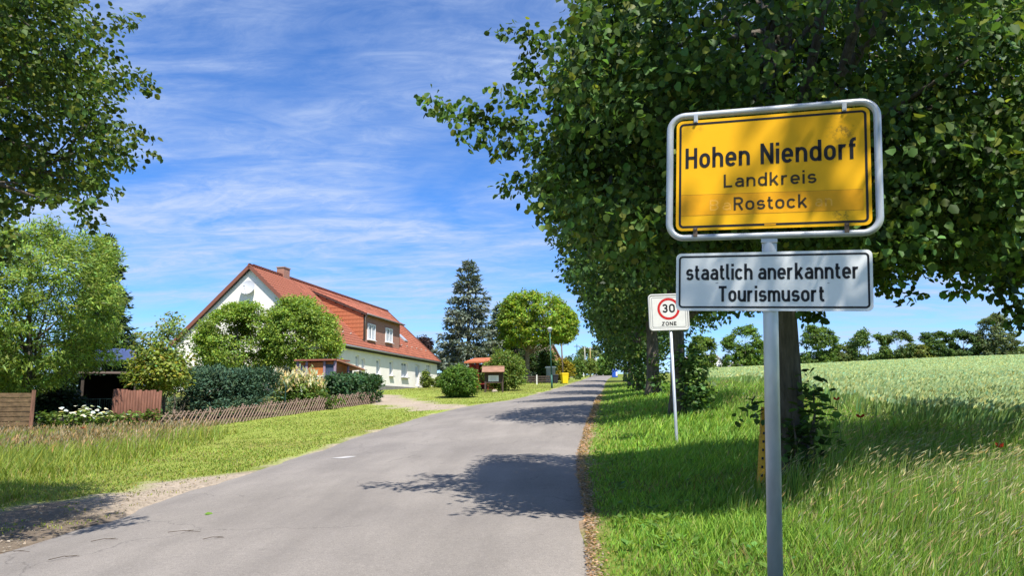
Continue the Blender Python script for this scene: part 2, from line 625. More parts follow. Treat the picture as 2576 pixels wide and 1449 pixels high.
def heads(P, axis, ln, w, cols):
    """seed heads / ears: slim crossed diamonds"""
    n = len(P)
    ax = nrm(axis)
    s1 = nrm(np.cross(ax, rng.normal(0, 1, (n, 3))))
    s2 = np.cross(ax, s1)
    ln = np.broadcast_to(ln, (n,))[:, None]; w = np.broadcast_to(w, (n,))[:, None]
    m = P + ax * ln * .45
    V = np.stack([P, m + s1 * w, P + ax * ln, m - s1 * w, m + s2 * w, m - s2 * w], 1)
    k = np.arange(n)[:, None] * 6
    return V.reshape(-1, 3), [np.concatenate([k + A([[0, 1, 2, 3]]), k + A([[0, 4, 2, 5]])])], np.repeat(cols, 6, 0)


def join(parts):
    V, Fq, T, o = [], [], [], 0
    for v, fs, c in parts:
        V.append(v); T.append(c)
        Fq += [f + o for f in fs]
        o += len(v)
    return np.concatenate(V), Fq, np.concatenate(T)


# ================================================================== THE SETTING
def axis_steps(*seg):
    out = []
    for a, b, s in seg:
        out += list(np.arange(a, b, s))
    return A(out)


gx = axis_steps((-600, -180, 60), (-180, -40, 10), (-40, -14, 1), (-14, 9, .3), (9, 30, .8), (30, 240, 9), (240, 700, 60))
gy = axis_steps((-60, 2, 4), (2, 30, .3), (30, 80, .8), (80, 200, 2.5), (200, 1200, 40))
GX, GY = np.meshgrid(gx, gy)
GZ = gz(GX, GY)
inr = (GX > XL(GY) + .12) & (GX < XR(GY) - .12) & (GY < 215)
GZn = GZ + (fbm(GX, GY, 1.1, 3) - .5) * .06
rim = np.clip(np.minimum(np.abs(GX - XL(GY)), np.abs(GX - XR(GY))) / 1.0, 0, 1)
GZ2 = GZ * (1 - rim) + GZn * rim - .01
GZ2 = np.where(inr, GZ - .09, GZ2)


def soil_mask(x, y):
    """bare sandy ground: shoulder on the left of the road, drive to the house, right edge litter"""
    dl = XL(y) - x
    n = fbm(x, y, .9, 11) - .5
    n2 = fbm(x, y, 3.1, 17) - .5
    wid = np.interp(y, [4, 7, 9, 11, 13, 15, 19, 25, 40], [1.0, 1.6, 2.1, 2.2, 1.2, .5, .15, .12, .1])
    a = np.clip((wid - dl + n * 1.6 + n2 * .9) / .5, 0, 1) * (dl > -.5)
    # drive mouth
    dp = A([G(1120, 1027)[:2], G(1010, 1013)[:2], G(960, 997)[:2]])
    b = np.zeros_like(a)
    for i in range(2):
        p, q = dp[i], dp[i + 1]
        t = np.clip(((x - p[0]) * (q[0] - p[0]) + (y - p[1]) * (q[1] - p[1])) / ((q - p) @ (q - p)), 0, 1)
        d = np.hypot(x - p[0] - t * (q[0] - p[0]), y - p[1] - t * (q[1] - p[1]))
        b = np.maximum(b, np.clip((2.0 - d + n * 2.4 + n2) / .9, 0, 1))
    dr = x - XR(y)
    wr = np.interp(y, [4, 6, 8, 12, 16, 22, 40], [.16, .08, .06, .15, .24, .20, .08])
    c = np.clip((wr - dr + n * .35 + n2 * .25) / .2, 0, 1) * (dr > -.3) * (y < 70)
    return np.maximum(a, b), c


sa, sb = soil_mask(GX, GY)
soilc, litc, grc, fieldc = A([.34, .28, .215]), A([.30, .215, .145]), A([.15, .18, .035]), A([.16, .17, .06])
nz_ = fbm(GX, GY, .5, 5)[..., None]
gcol = grc * (.75 + .5 * nz_) * (1 + .55 * (GX < XL(GY)))[..., None]
dry = np.clip((fbm(GX, GY, .23, 8) - .52) * 5, 0, 1)[..., None] * (GX < XL(GY))[..., None]
gcol = gcol * (1 - dry * .5) + A([.17, .15, .045]) * dry * .5
earth_shade = np.clip((fbm(GX, GY, .45, 37) - .38 + np.clip((10.5 - GY) / 6, -.5, .45)) * 4, 0, 1)[..., None]  # patches of darker earth, with shade painted in towards the near end
soilc = soilc * (1 - earth_shade) + A([.165, .13, .095]) * earth_shade
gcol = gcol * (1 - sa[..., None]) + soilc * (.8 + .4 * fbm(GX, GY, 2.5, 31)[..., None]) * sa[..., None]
gcol = gcol * (1 - sb[..., None]) + litc * (.75 + .5 * fbm(GX, GY, 5, 33)[..., None]) * sb[..., None]
fence_dark = np.clip((np.interp(GY, [20, 26.5, 29, 46, 47], [-17.5, -17.2, -13.2, -8.6, -8.6]) - GX) / .3, 0, 1) * (GY > 20) * (GY < 48) * (GX > -40)  # ground coloured darker behind the lattice fence so its slats stand out
gcol = gcol * (1 - fence_dark[..., None] * .75) + A([.05, .045, .03]) * fence_dark[..., None] * .75
ny, nx = GX.shape
ii = (np.arange(ny - 1)[:, None] * nx + np.arange(nx - 1)[None]).ravel()
gquads = np.c_[ii, ii + 1, ii + nx + 1, ii + nx]


def ground_mat():
    m = bpy.data.materials.new('ground')
    m.use_nodes = True
    t = m.node_tree
    b = t.nodes['Principled BSDF']
    b.inputs['Roughness'].default_value = .95
    b.inputs['Specular IOR Level'].default_value = .1
    at = N(t, 'ShaderNodeAttribute', attribute_name='tint')
    tcn = N(t, 'ShaderNodeTexCoord')
    nz = N(t, 'ShaderNodeTexNoise', i={'Scale': 14., 'Detail': 8., 'Roughness': .7})
    t.links.new(tcn.outputs['Object'], nz.inputs['Vector'])
    mr = N(t, 'ShaderNodeMapRange', i={1: .3, 2: .7, 3: .6, 4: 1.35})
    t.links.new(nz.outputs['Fac'], mr.inputs[0])
    mu = N(t, 'ShaderNodeVectorMath', operation='SCALE')
    t.links.new(at.outputs['Color'], mu.inputs[0]); t.links.new(mr.outputs[0], mu.inputs['Scale'])
    t.links.new(mu.outputs[0], b.inputs['Base Color'])
    bp = N(t, 'ShaderNodeBump', i={'Strength': .7, 'Distance': .04})
    t.links.new(nz.outputs['Fac'], bp.inputs['Height']); t.links.new(bp.outputs[0], b.inputs['Normal'])
    return m


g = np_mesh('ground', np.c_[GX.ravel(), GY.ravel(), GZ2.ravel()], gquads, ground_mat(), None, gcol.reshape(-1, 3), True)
tag(g, 'grassy ground rising gently along the village road', kind='structure')


# road
def road_mat():
    m = bpy.data.materials.new('asphalt')
    m.use_nodes = True
    t = m.node_tree
    b = t.nodes['Principled BSDF']
    b.inputs['Roughness'].default_value = .9
    b.inputs['Specular IOR Level'].default_value = .22
    at = N(t, 'ShaderNodeAttribute', attribute_name='tint')       # r = place across the road, g = along it
    tcn = N(t, 'ShaderNodeTexCoord')

    def noise(sc, det, rough=.6, vec=None, dist=0.):
        n = N(t, 'ShaderNodeTexNoise', i={'Scale': sc, 'Detail': det, 'Roughness': rough, 'Distortion': dist})
        t.links.new(vec or tcn.outputs['Object'], n.inputs['Vector'])
        return n

    def mapr(s, a, b_, c, d):
        n = N(t, 'ShaderNodeMapRange', i={1: a, 2: b_, 3: c, 4: d})
        t.links.new(s, n.inputs[0])
        return n
    mp = N(t, 'ShaderNodeMapping')
    mp.inputs['Scale'].default_value = (9., .22, 1.)
    t.links.new(at.outputs['Color'], mp.inputs[0])
    streak = mapr(noise(1., 5, .6, mp.outputs[0]).outputs['Fac'], .3, .7, .87, 1.13)
    patch = mapr(noise(.5, 6, .6).outputs['Fac'], .3, .7, .88, 1.10)
    grain = mapr(noise(85., 3, .75).outputs['Fac'], .3, .7, .72, 1.28)
    grain2 = mapr(noise(22., 5, .7).outputs['Fac'], .3, .7, .9, 1.1)
    vor = N(t, 'ShaderNodeTexVoronoi', i={'Scale': 95., 'Randomness': 1.})
    t.links.new(tcn.outputs['Object'], vor.inputs['Vector'])
    peb = mapr(vor.outputs['Distance'], .0, .55, 1.10, .86)
    mult = None
    for s in (streak, patch, grain, grain2, peb):
        if mult is None:
            mult = s.outputs[0]
        else:
            q = N(t, 'ShaderNodeMath', operation='MULTIPLY')
            t.links.new(mult, q.inputs[0]); t.links.new(s.outputs[0], q.inputs[1])
            mult = q.outputs[0]
    dn_ = noise(1.3, 5, .6)
    wv = N(t, 'ShaderNodeVectorMath', operation='MULTIPLY_ADD')
    wv.inputs[1].default_value = (.9, .9, .9)
    t.links.new(dn_.outputs['Color'], wv.inputs[0]); t.links.new(tcn.outputs['Object'], wv.inputs[2])
    vc = N(t, 'ShaderNodeTexVoronoi', feature='DISTANCE_TO_EDGE', i={'Scale': .42, 'Randomness': 1.})
    t.links.new(wv.outputs[0], vc.inputs['Vector'])
    crack = mapr(vc.outputs['Distance'], .0, .007, .62, 1.)
    cm = mapr(noise(.33, 3).outputs['Fac'], .50, .60, 1., 0.)
    cmax = N(t, 'ShaderNodeMath', operation='MAXIMUM')
    t.links.new(crack.outputs[0], cmax.inputs[0]); t.links.new(cm.outputs[0], cmax.inputs[1])
    cq = N(t, 'ShaderNodeMath', operation='MULTIPLY')
    t.links.new(mult, cq.inputs[0]); t.links.new(cmax.outputs[0], cq.inputs[1])
    mult = cq.outputs[0]
    spt = mapr(noise(5.5, 3, .6).outputs['Fac'], .66, .74, 1., .84)
    sq = N(t, 'ShaderNodeMath', operation='MULTIPLY')
    t.links.new(mult, sq.inputs[0]); t.links.new(spt.outputs[0], sq.inputs[1])
    mult = sq.outputs[0]
    base = N(t, 'ShaderNodeMixRGB', i={'Color1': (.222, .200, .184, 1), 'Color2': (.262, .235, .205, 1)})
    t.links.new(noise(.25, 3).outputs['Fac'], base.inputs['Fac'])
    sc = N(t, 'ShaderNodeVectorMath', operation='SCALE')
    t.links.new(base.outputs[0], sc.inputs[0]); t.links.new(mult, sc.inputs['Scale'])
    t.links.new(sc.outputs[0], b.inputs['Base Color'])
    bp = N(t, 'ShaderNodeBump', i={'Strength': .55, 'Distance': .008})
    t.links.new(noise(70., 4, .7).outputs['Fac'], bp.inputs['Height'])
    t.links.new(bp.outputs[0], b.inputs['Normal'])
    return m


ry = axis_steps((-30, 2, 2), (2, 40, .25), (40, 90, 1), (90, 212, 3))
rt = np.linspace(0, 1, 13)
RY, RT = np.meshgrid(ry, rt, indexing='ij')
wl, wr_ = XL(ry) + (fbm(ry, ry * 0, .9, 41) - .5) * .28, XR(ry) + (fbm(ry, ry * 0 + 7, 1.2, 43) - .5) * .16
RX = wl[:, None] * (1 - RT) + wr_[:, None] * RT
RZ = gz(RX, RY) + .022 + .05 * (1 - (2 * RT - 1) ** 2)
RZ[:, 0] -= .05; RZ[:, -1] -= .05
m_, k_ = RX.shape
ii = (np.arange(m_ - 1)[:, None] * k_ + np.arange(k_ - 1)[None]).ravel()
ro = np_mesh('road', np.c_[RX.ravel(), RY.ravel(), RZ.ravel()], np.c_[ii, ii + 1, ii + k_ + 1, ii + k_], road_mat(), None,
             np.c_[RT.ravel(), RY.ravel(), 0 * RT.ravel()], True)
tag(ro, 'narrow grey asphalt village road running uphill', kind='structure')


def road_z(x, y):
    t = np.clip((x - XL(y)) / (XR(y) - XL(y)), 0, 1)
    return gz(x, y) + .022 + .05 * (1 - (2 * t - 1) ** 2)


# ------------------------------------------------------------------ field
def field_left(y):
    return np.interp(y, [-30, 5, 9.5, 16, 22, 32, 60, 110, 160], [6.0, 6.0, 6.3, 7.2, 7.9, 9.6, 15., 24., 33.])


FAR = 148.
fy = axis_steps((3, 30, .5), (30, 70, 1.2), (70, FAR, 3))
ft = np.r_[np.linspace(0, 14, 57), np.linspace(14.5, 40, 40), np.linspace(42, 150, 45)]
FY, FT = np.meshgrid(fy, ft, indexing='ij')
FX = field_left(FY) + FT
TRAM = 9.0


def tram(x, y):
    # tractor lines crossing the field at a slant
    q = (y - .06 * x)
    return ((np.abs(q - 96) < 1.0) | (np.abs(q - 99) < .8))


hgt = .62 * np.clip(FT / .8, 0, 1) * np.clip((FY - 3) / 2, 0, 1) * np.clip((FAR + 2 - FY) / 3, .0, 1)
FZ = gz(FX, FY) + hgt + (fbm(FX, FY, 1.3, 51) - .5) * .10 - .02
FZ = np.where(tram(FX, FY), FZ - .45, FZ)
m_, k_ = FX.shape
ii = (np.arange(m_ - 1)[:, None] * k_ + np.arange(k_ - 1)[None]).ravel()
FIELD = mat('wheat_canopy', (.24, .28, .115), .95, bump=1., bscale=9, col2=(.36, .40, .18), scale=1.6, spec=.1)
f = np_mesh('field', np.c_[FX.ravel(), FY.ravel(), FZ.ravel()], np.c_[ii, ii + 1, ii + k_ + 1, ii + k_], FIELD, None, None, True)
tag(f, 'pale green wheat field rising towards a tree line', kind='structure')


def sample_polar(n, d0, d1, a0=-.78, a1=.78, p=1.0):
    """even spread as seen from the road: density falls off with distance"""
    d = np.exp(rng.uniform(np.log(d0), np.log(d1), n)) if p == 1.0 else (d0 ** (1 - p) + rng.random(n) * (d1 ** (1 - p) - d0 ** (1 - p))) ** (1 / (1 - p))
    a = rng.uniform(a0, a1, n)
    return a * d, d


# wheat
x, y = sample_polar(140000, 7.5, 147, .12, .86, 1.2)
k = (x > field_left(y) + .1 + rng.random(len(x)) * .9) & ~tram(x, y)
x, y = x[k], y[k]
ft_ = x - field_left(y)
hz = gz(x, y) + .5 * np.clip(ft_ / .8, 0, 1)
n = len(x)
gust = (fbm(x, y, .35, 61) - .5)
tall = .30 + .10 * rng.random(n) + gust * .12
low = .5 * (1 - np.clip(ft_ / .8, 0, 1))
ln = np.c_[.10 + .1 * rng.random(n) + gust * .2, rng.normal(0, .06, n), np.zeros(n)]
cw = pal(n, (.215, .32, .105), .18) * (1 + gust[:, None] * .5)
P = np.c_[x, y, hz]
wd = .015 + .0017 * y
b1 = blades(P, tall * .9 + low, wd, ln + rng.normal(0, .05, (n, 3)) * [1, 1, 0], cw)
top = P + ln + np.c_[np.zeros((n, 2)), tall + low]
nf_ = y > 16
b2 = heads(top - A([0, 0, .08]), np.c_[ln[:, :2] * 2, np.full(n, .5)], .095 + .0008 * y, .012 + .0010 * y, pal(n, (.43, .51, .25), .13))
b2 = (b2[0], [np.concatenate([b2[1][0][:n], b2[1][0][n:][~nf_]])], b2[2])
V, Fs, T = join([b1, b2])
w = np_mesh('wheat', V, Fs, BLADE, None, T)
tag(w, 'unripe green wheat standing in the field', 'wheat', kind='stuff')
print('wheat', n)

# ------------------------------------------------------------------ right verge grass
x, y = sample_polar(205000, 3.6, 75, -.1, .82, 1.15)
s1, s2 = soil_mask(x, y)
dr = x - XR(y)
k = (dr > .05 + .25 * rng.random(len(x)) ** 2) & (x < field_left(y) + .5) & (s2 < .55 + .45 * (rng.random(len(x)) < .12))
x, y, dr = x[k], y[k], dr[k]
n = len(x)
to_field = field_left(y) - x
hb = np.clip(.05 + dr * .075, .05, .26) + np.clip(1.9 - to_field, 0, 1.2) * .26
hb = hb * (.6 + .8 * fbm(x, y, 1.4, 71)) * rng.uniform(.55, 1.25, n)
gust = fbm(x, y, .8, 73) - .5
ang = rng.uniform(0, 2 * pi, n)
ln = np.c_[np.cos(ang), np.sin(ang), 0 * ang] * (hb * .45)[:, None] + np.c_[hb * (.18 + gust * .6), hb * .05, 0 * hb]
patchy = fbm(x, y, .7, 75)
cg = pal(n, (.205, .345, .045), .25, .12, (.36, .38, .12), .06) * (.8 + .45 * patchy[:, None])
dryk = rng.random(n) < np.clip((fbm(x, y, .5, 77) - .55) * .8 + .02, 0, .3)
cg[dryk] = pal(dryk.sum(), (.26, .21, .09), .2)
P = np.c_[x, y, gz(x, y) - .03]
parts = [blades(P, hb, .0045 + .0013 * y, ln, cg)]
# broader leaves near the front
kk = rng.random(n) < .10
parts.append(blades(P[kk], hb[kk] * .8, .012 + .0014 * y[kk], ln[kk] * 1.6, cg[kk] * A([1.05, 1.1, 1.])))
wx, wy = sample_polar(2600, 3.8, 26, -.05, .75, 1.2)
kk = (wx > XR(wy) + .25) & (wx < field_left(wy) - .6) & (fbm(wx, wy, 1.1, 79) > .50) & (rng.random(len(wx)) < .32)
wx, wy = wx[kk], wy[kk]
ci = np.repeat(np.arange(len(wx)), 9)
aa = rng.uniform(0, 2 * pi, len(ci))
wp_ = np.c_[wx, wy, gz(wx, wy) + .02][ci] + np.c_[np.cos(aa) * .03, np.sin(aa) * .03, rng.random(len(ci)) * .08]
parts.append(leaves(wp_, rng.uniform(.035, .085, len(ci)) + .0008 * wy[ci], np.c_[np.cos(aa) * -.5, np.sin(aa) * -.5, np.ones(len(ci))], np.c_[np.cos(aa), np.sin(aa), rng.uniform(.1, .8, len(ci))], pal(len(ci), (.15, .26, .05), .2), LEAF4))
V, Fs, T = join(parts)
vg = np_mesh('grass', V, Fs, BLADE, None, T)
tag(vg, 'green verge grass between the road and the wheat', 'grass', kind='stuff')

# tall meadow grass with seed heads along the field edge
x, y = sample_polar(54000, 3.9, 60, .2, .86, 1.3)
edge = field_left(y) - x
den = np.where((y < 9) & (x > 2.3), np.clip((x - 2.2) / 1.1, 0, 1), np.clip((2.3 - edge) / 1.2, 0, 1)) * (edge > -.9)
k = rng.random(len(x)) < den
x, y = x[k], y[k]
n = len(x)
hb = (.62 + .38 * rng.random(n)) * np.clip(.75 + .4 * (fbm(x, y, .9, 81) - .5), .4, 1.2)
near = np.clip((x - 2.0) / 1.6, .45, 1) * np.where(y < 10, 1, .85)
hb = hb * near
gust = fbm(x, y, .7, 83)
ln = np.c_[hb * (.0 + .36 * gust + rng.normal(0, .12, n)), rng.normal(0, .12, n) * hb, 0 * hb]
P = np.c_[x, y, gz(x, y) - .03]
cg = pal(n, (.22, .34, .06), .25, .12, (.40, .40, .15), .14)
straw = pal(n, (.44, .40, .21), .18)
tipc = np.where((rng.random(n) < .16)[:, None], straw, cg * 1.25)
parts = [blades(P, hb, .0022 + .0008 * y, ln, cg, tipc)]
for _ in range(3):
    kk = rng.random(n) < .9
    parts.append(blades(P[kk] + rng.normal(0, .05, (kk.sum(), 3)) * [1, 1, 0], hb[kk] * rng.uniform(.5, .92, kk.sum()), .0045 + .001 * y[kk], ln[kk] * rng.uniform(.5, 1.5, (kk.sum(), 1)), pal(kk.sum(), (.20, .33, .05), .25)))
kk = rng.random(n) < .28
tp = P[kk] + ln[kk] + np.c_[np.zeros((kk.sum(), 2)), hb[kk]]
parts.append(heads(tp - nrm(ln[kk] + A([0, 0, .5])) * .03, ln[kk] * 1.6 + A([.1, 0, .18]), .06 + .05 * rng.random(kk.sum()), .0018 + .0004 * y[kk], straw[kk] * .95))
V, Fs, T = join(parts)
tg = np_mesh('meadow_grass', V, Fs, BLADE, None, T)
tag(tg, 'tall pale meadow grass with seed heads leaning along the field edge', 'grass', kind='stuff')
print('meadow', n)

# ------------------------------------------------------------------ left lawn and left tall grass
FA, FB, FC_ = px(95, 1093, 26.5), px(440, 1085, 29), px(945, 1017, 46)


def fence_x(y):
    return np.interp(y, [4, FA[1] - 6, FA[1], FB[1], FC_[1], 60, 80, 120, 160], [-26, -26, FA[0], FB[0], FC_[0], -10.5, -6.5, 0, 4])


x, y = sample_polar(230000, 5.5, 120, -.80, .16, 1.2)
s1, _ = soil_mask(x, y)
rr = rng.random(len(x))
k = (x < XL(y) - .03 - .2 * rng.random(len(x))) & (x > fence_x(y) - np.where(y < 48, .05, 1.0)) & ((s1 < .35) | (rr < .12 * (1 - s1) + .22 * (fbm(x, y, 1.6, 91) > .60)))
x, y, s1 = x[k], y[k], s1[k]
n = len(x)


def tallness(x, y):
    return np.clip((-x - 7.2 - .12 * (y - 10)) / 2.5, 0, 1) * np.clip((27.5 - y) / 4, 0, 1) * np.clip((y - 9.5) / 2.5, .15, 1)


tl = tallness(x, y)
hb = (.028 + .024 * rng.random(n)) + tl * (.12 + .16 * rng.random(n)) + .10 * (fbm(x, y, .8, 93) > .6) * (tl > .05)
hb *= np.where(s1 > .35, .7, 1)
ang = rng.uniform(0, 2 * pi, n)
ln = np.c_[np.cos(ang), np.sin(ang), 0 * ang] * (hb * .5)[:, None]
stripe = np.sin((x * .94 - y * .30) * 3.6) * .06
cg = pal(n, (.235, .295, .05), .2, .12, (.38, .32, .12), .12) * (.85 + .35 * fbm(x, y, .6, 95) + stripe)[:, None]
mown = (tl < .1)
dr_ = rng.random(n) < np.clip((fbm(x, y, .35, 97) - .55) * 1.6, 0, .35) * mown
cg[dr_] = pal(dr_.sum(), (.30, .25, .10), .2)
V, Fs, T = join([blades(np.c_[x, y, gz(x, y) - .015], hb, .004 + .0010 * y, ln, cg)])
lg = np_mesh('lawn_grass', V, Fs, BLADE, None, T)
tag(lg, 'bright mown grass between the road and the lattice fence', 'grass', kind='stuff')

x, y = sample_polar(70000, 11, 28.5, -.80, -.30, 1.0)
tl = tallness(x, y)
k = (rng.random(len(x)) < tl * np.clip((y - 13) / 7, .15, 1) * np.clip((-x - 8.6) / 3, .05, 1)) & (x < XL(y) - 1.5)
x, y = x[k], y[k]
n = len(x)
bk = np.clip((y - 16) / 7, 0, 1)
hb = (.28 + .22 * rng.random(n)) * (.8 + .4 * fbm(x, y, .6, 99))
ln = rng.normal(0, .10, (n, 3)) * [1, 1, 0] + A([.05, 0, 0])
P = np.c_[x, y, gz(x, y) - .02]
pk = pal(n, (.44, .33, .20), .15)
cgr = pal(n, (.27, .33, .065), .25)
parts = [blades(P, hb, .005 + .0006 * y, ln, cgr, cgr * 1.15)]
kk = rng.random(n) < bk * .55 * np.clip((fbm(x, y, .35, 101) - .25) * 3, .15, 1)
tp = P[kk] + ln[kk] + np.c_[np.zeros((kk.sum(), 2)), hb[kk]]
parts.append(blades(P[kk], hb[kk] * 1.15, .004 + .0004 * y[kk], ln[kk], pk[kk]))
parts.append(heads(tp - A([0, 0, .02]), ln[kk] + A([0, 0, .25]), .10 + .08 * rng.random(kk.sum()), .009 + .0003 * y[kk], pk[kk]))
V, Fs, T = join(parts)
lt = np_mesh('meadow_grass', V, Fs, BLADE, None, T)
tag(lt, 'uncut grass with pinkish seed heads before the garden fence', 'grass', kind='stuff')

# dry litter along the right road edge
n = 5000
y = np.exp(rng.uniform(np.log(4.2), np.log(45), n))
x = XR(y) + np.abs(rng.normal(0, .20, n)) * np.interp(y, [4, 8, 12, 16, 25], [.4, .3, .4, .6, .5]) - .05
P = np.c_[x, y, gz(x, y) + .012 + .01 * rng.random(n)]
V, Fs, T = leaves(P, .02 + .0022 * y, A([0, 0, 1.]) + rng.normal(0, .3, (n, 3)), rng.normal(0, 1, (n, 3)) * [1, 1, .1], pal(n, (.38, .26, .175), .3), LEAF4)
li = np_mesh('leaf_litter', V, Fs, BLADE, None, T)
tag(li, 'dry brown leaf litter along the edge of the road', 'leaf litter', kind='stuff')
n = 3500
y = np.exp(rng.uniform(np.log(6.), np.log(20), n))
x = XL(y) - np.abs(rng.normal(0, 1.3, n))
P = np.c_[x, y, gz(x, y) + .004]
s1, _ = soil_mask(x, y)
P = P[s1 > .6]; n = len(P)
V, Fs, T = leaves(P, .012 + .03 * rng.random(n) ** 3, A([0, 0, 1.]) + rng.normal(0, .5, (n, 3)), rng.normal(0, 1, (n, 3)) * [1, 1, .2], pal(n, (.30, .25, .20), .3, .05), LEAF6)
gr = np_mesh('gravel', V, Fs, BLADE, None, T)
tag(gr, 'loose gravel on the sandy left road shoulder', 'gravel', kind='stuff')


# ================================================================== LETTERING (road-sign strokes, cap height 7, stroke 1)
def arc(cx, cy, rx, ry, a0, a1, n=9):
    return [(cx + rx * cos(radians(a0 + (a1 - a0) * k / n)), cy + ry * sin(radians(a0 + (a1 - a0) * k / n))) for k in range(n + 1)]


def glyphs():
    g = {}
    oo = arc(1.5, 3, 1.5, 1.5, 0, 180) + arc(1.5, 2, 1.5, 1.5, 180, 360)
    g['o'] = (3, [('c', oo)])
    g['H'] = (3.4, [('o', [(0, 0), (0, 7)]), ('o', [(3.4, 0), (3.4, 7)]), ('o', [(0, 3.6), (3.4, 3.6)])])
    arch = arc(1.5, 3, 1.5, 1.5, 180, 0)
    g['h'] = (3, [('o', [(0, 0), (0, 7)]), ('o', [(0, 2.4)] + arch + [(3, 0)])])
    g['n'] = (3, [('o', [(0, 0), (0, 5)]), ('o', [(0, 2.4)] + arch + [(3, 0)])])
    a1, a2 = arc(1.25, 3.25, 1.25, 1.25, 180, 0), arc(3.75, 3.25, 1.25, 1.25, 180, 0)
    g['m'] = (5, [('o', [(0, 0), (0, 5)]), ('o', [(0, 2.4)] + a1 + [(2.5, 0)]), ('o', [(2.5, 2.4)] + a2 + [(5, 0)])])
    g['e'] = (3, [('o', [(.1, 2.45), (3, 2.45), (3, 3)] + arc(1.5, 3, 1.5, 1.5, 0, 180)[1:] + arc(1.5, 2, 1.5, 1.5, 180, 325))])
    g['d'] = (3, [('c', oo), ('o', [(3, 0), (3, 7)])])
    g['i'] = (0, [('o', [(0, 0), (0, 5)]), ('o', [(0, 5.9), (0, 7)])])
    g['r'] = (1.9, [('o', [(0, 0), (0, 5)]), ('o', [(0, 2.4)] + arc(1.5, 3, 1.5, 1.5, 180, 70))])
    g['f'] = (1.2, [('o', [(0., 0), (0., 5.3)] + arc(1.2, 5.3, 1.2, 1.2, 180, 90) + [(1.6, 6.5)]), ('o', [(-.9, 4.5), (1.4, 4.5)])])
    g['t'] = (1.5, [('o', [(.4, 6.4), (.4, 1.7)] + arc(1.6, 1.7, 1.2, 1.2, 180, 270) + [(2.0, .5)]), ('o', [(-.5, 4.5), (1.8, 4.5)])])
    g['l'] = (.8, [('o', [(0, 7), (0, 1.5)] + arc(1., 1.5, 1., 1., 180, 270) + [(1.2, .5)])])
    g['a'] = (3, [('o', [(3, 0), (3, 3)] + arc(1.6, 3.1, 1.4, 1.4, 0, 150)), ('o', [(3, 2.75), (1.4, 2.75)] + arc(1.3, 1.62, 1.3, 1.12, 90, 270) + [(1.9, .5), (3, 1.3)])])
    s_ = arc(1.45, 3.3, 1.35, 1.2, 25, 180, 8) + arc(1.0, 3.2, .9, .75, 180, 250, 4) + arc(1.9, 1.75, .95, .8, 70, 0, 4) + arc(1.4, 1.75, 1.45, 1.25, 0, -155, 8)
    g['s'] = (2.8, [('o', s_)])
    g['k'] = (2.9, [('o', [(0, 0), (0, 7)]), ('o', [(.1, 1.7), (2.8, 5)]), ('o', [(1.1, 2.9), (3.0, 0)])])
    g['c'] = (2.9, [('o', arc(1.5, 3, 1.5, 1.5, 30, 180) + arc(1.5, 2, 1.5, 1.5, 180, 330))])
    g['u'] = (3, [('o', [(0, 5), (0, 2)] + arc(1.5, 2, 1.5, 1.5, 180, 360) + [(3, 2.6)]), ('o', [(3, 0), (3, 5)])])
    g['L'] = (3, [('o', [(0, 7), (0, .5), (3.3, .5)])])
    g['N'] = (3.6, [('o', [(0, 0), (0, 7)]), ('o', [(3.6, 0), (3.6, 7)]), ('o', [(0, 6.6), (3.6, .4)])])
    g['R'] = (3.3, [('o', [(0, 0), (0, 6.5), (1.7, 6.5)] + arc(1.7, 4.95, 1.6, 1.55, 90, -90) + [(0, 3.4)]), ('o', [(1.7, 3.4), (3.4, 0)])])
    g['T'] = (3.4, [('o', [(1.7, 0), (1.7, 6.5)]), ('o', [(-.4, 6.5), (3.8, 6.5)])])
    g['B'] = (3.2, [('o', [(1.7, 3.6), (0, 3.6), (0, 6.5), (1.7, 6.5)] + arc(1.7, 5.05, 1.4, 1.45, 90, -90)), ('o', [(0, 3.6), (0, .5), (1.7, .5)] + arc(1.7, 2.05, 1.5, 1.55, -90, 90))])
    g['Z'] = (3.2, [('o', [(0, 6.5), (3.2, 6.5), (0, .5), (3.2, .5)])])
    g['O'] = (3.4, [('c', arc(1.7, 4.8, 1.7, 1.7, 0, 180) + arc(1.7, 2.2, 1.7, 1.7, 180, 360))])
    g['0'] = g['O']
    g['E'] = (3, [('o', [(3, 6.5), (0, 6.5), (0, .5), (3, .5)]), ('o', [(0, 3.5), (2.7, 3.5)])])
    g['3'] = (3, [('o', arc(1.4, 5., 1.5, 1.5, 160, -90) + [(1.1, 3.5)]), ('o', [(1.1, 3.5)] + arc(1.4, 2.05, 1.6, 1.55, 90, -160))])
    return g


GL = glyphs()


def ribbon(path, hw, closed):
    P = [A(p, float) for p in path]
    Q = [P[0]]
    for p in P[1:]:
        if np.linalg.norm(p - Q[-1]) > 1e-4:
            Q.append(p)
    if closed and np.linalg.norm(Q[0] - Q[-1]) < 1e-4:
        Q.pop()
    n = len(Q)
    V, Fs = [], []
    for i in range(n):
        a = Q[i - 1] if (i > 0 or closed) else None
        b = Q[(i + 1) % n] if (i < n - 1 or closed) else None
        d1 = nrm(Q[i] - a) if a is not None else None
        d2 = nrm(b - Q[i]) if b is not None else None
        d1 = d2 if d1 is None else d1
        d2 = d1 if d2 is None else d2
        m = nrm(d1 + d2)
        nn = A([-m[1], m[0]])
        c = max(.35, float(m @ d1))
        V += [Q[i] + nn * hw / c, Q[i] - nn * hw / c]
    for i in range(n if closed else n - 1):
        j = (i + 1) % n
        Fs.append((2 * i, 2 * i + 1, 2 * j + 1, 2 * j))
    return V, Fs


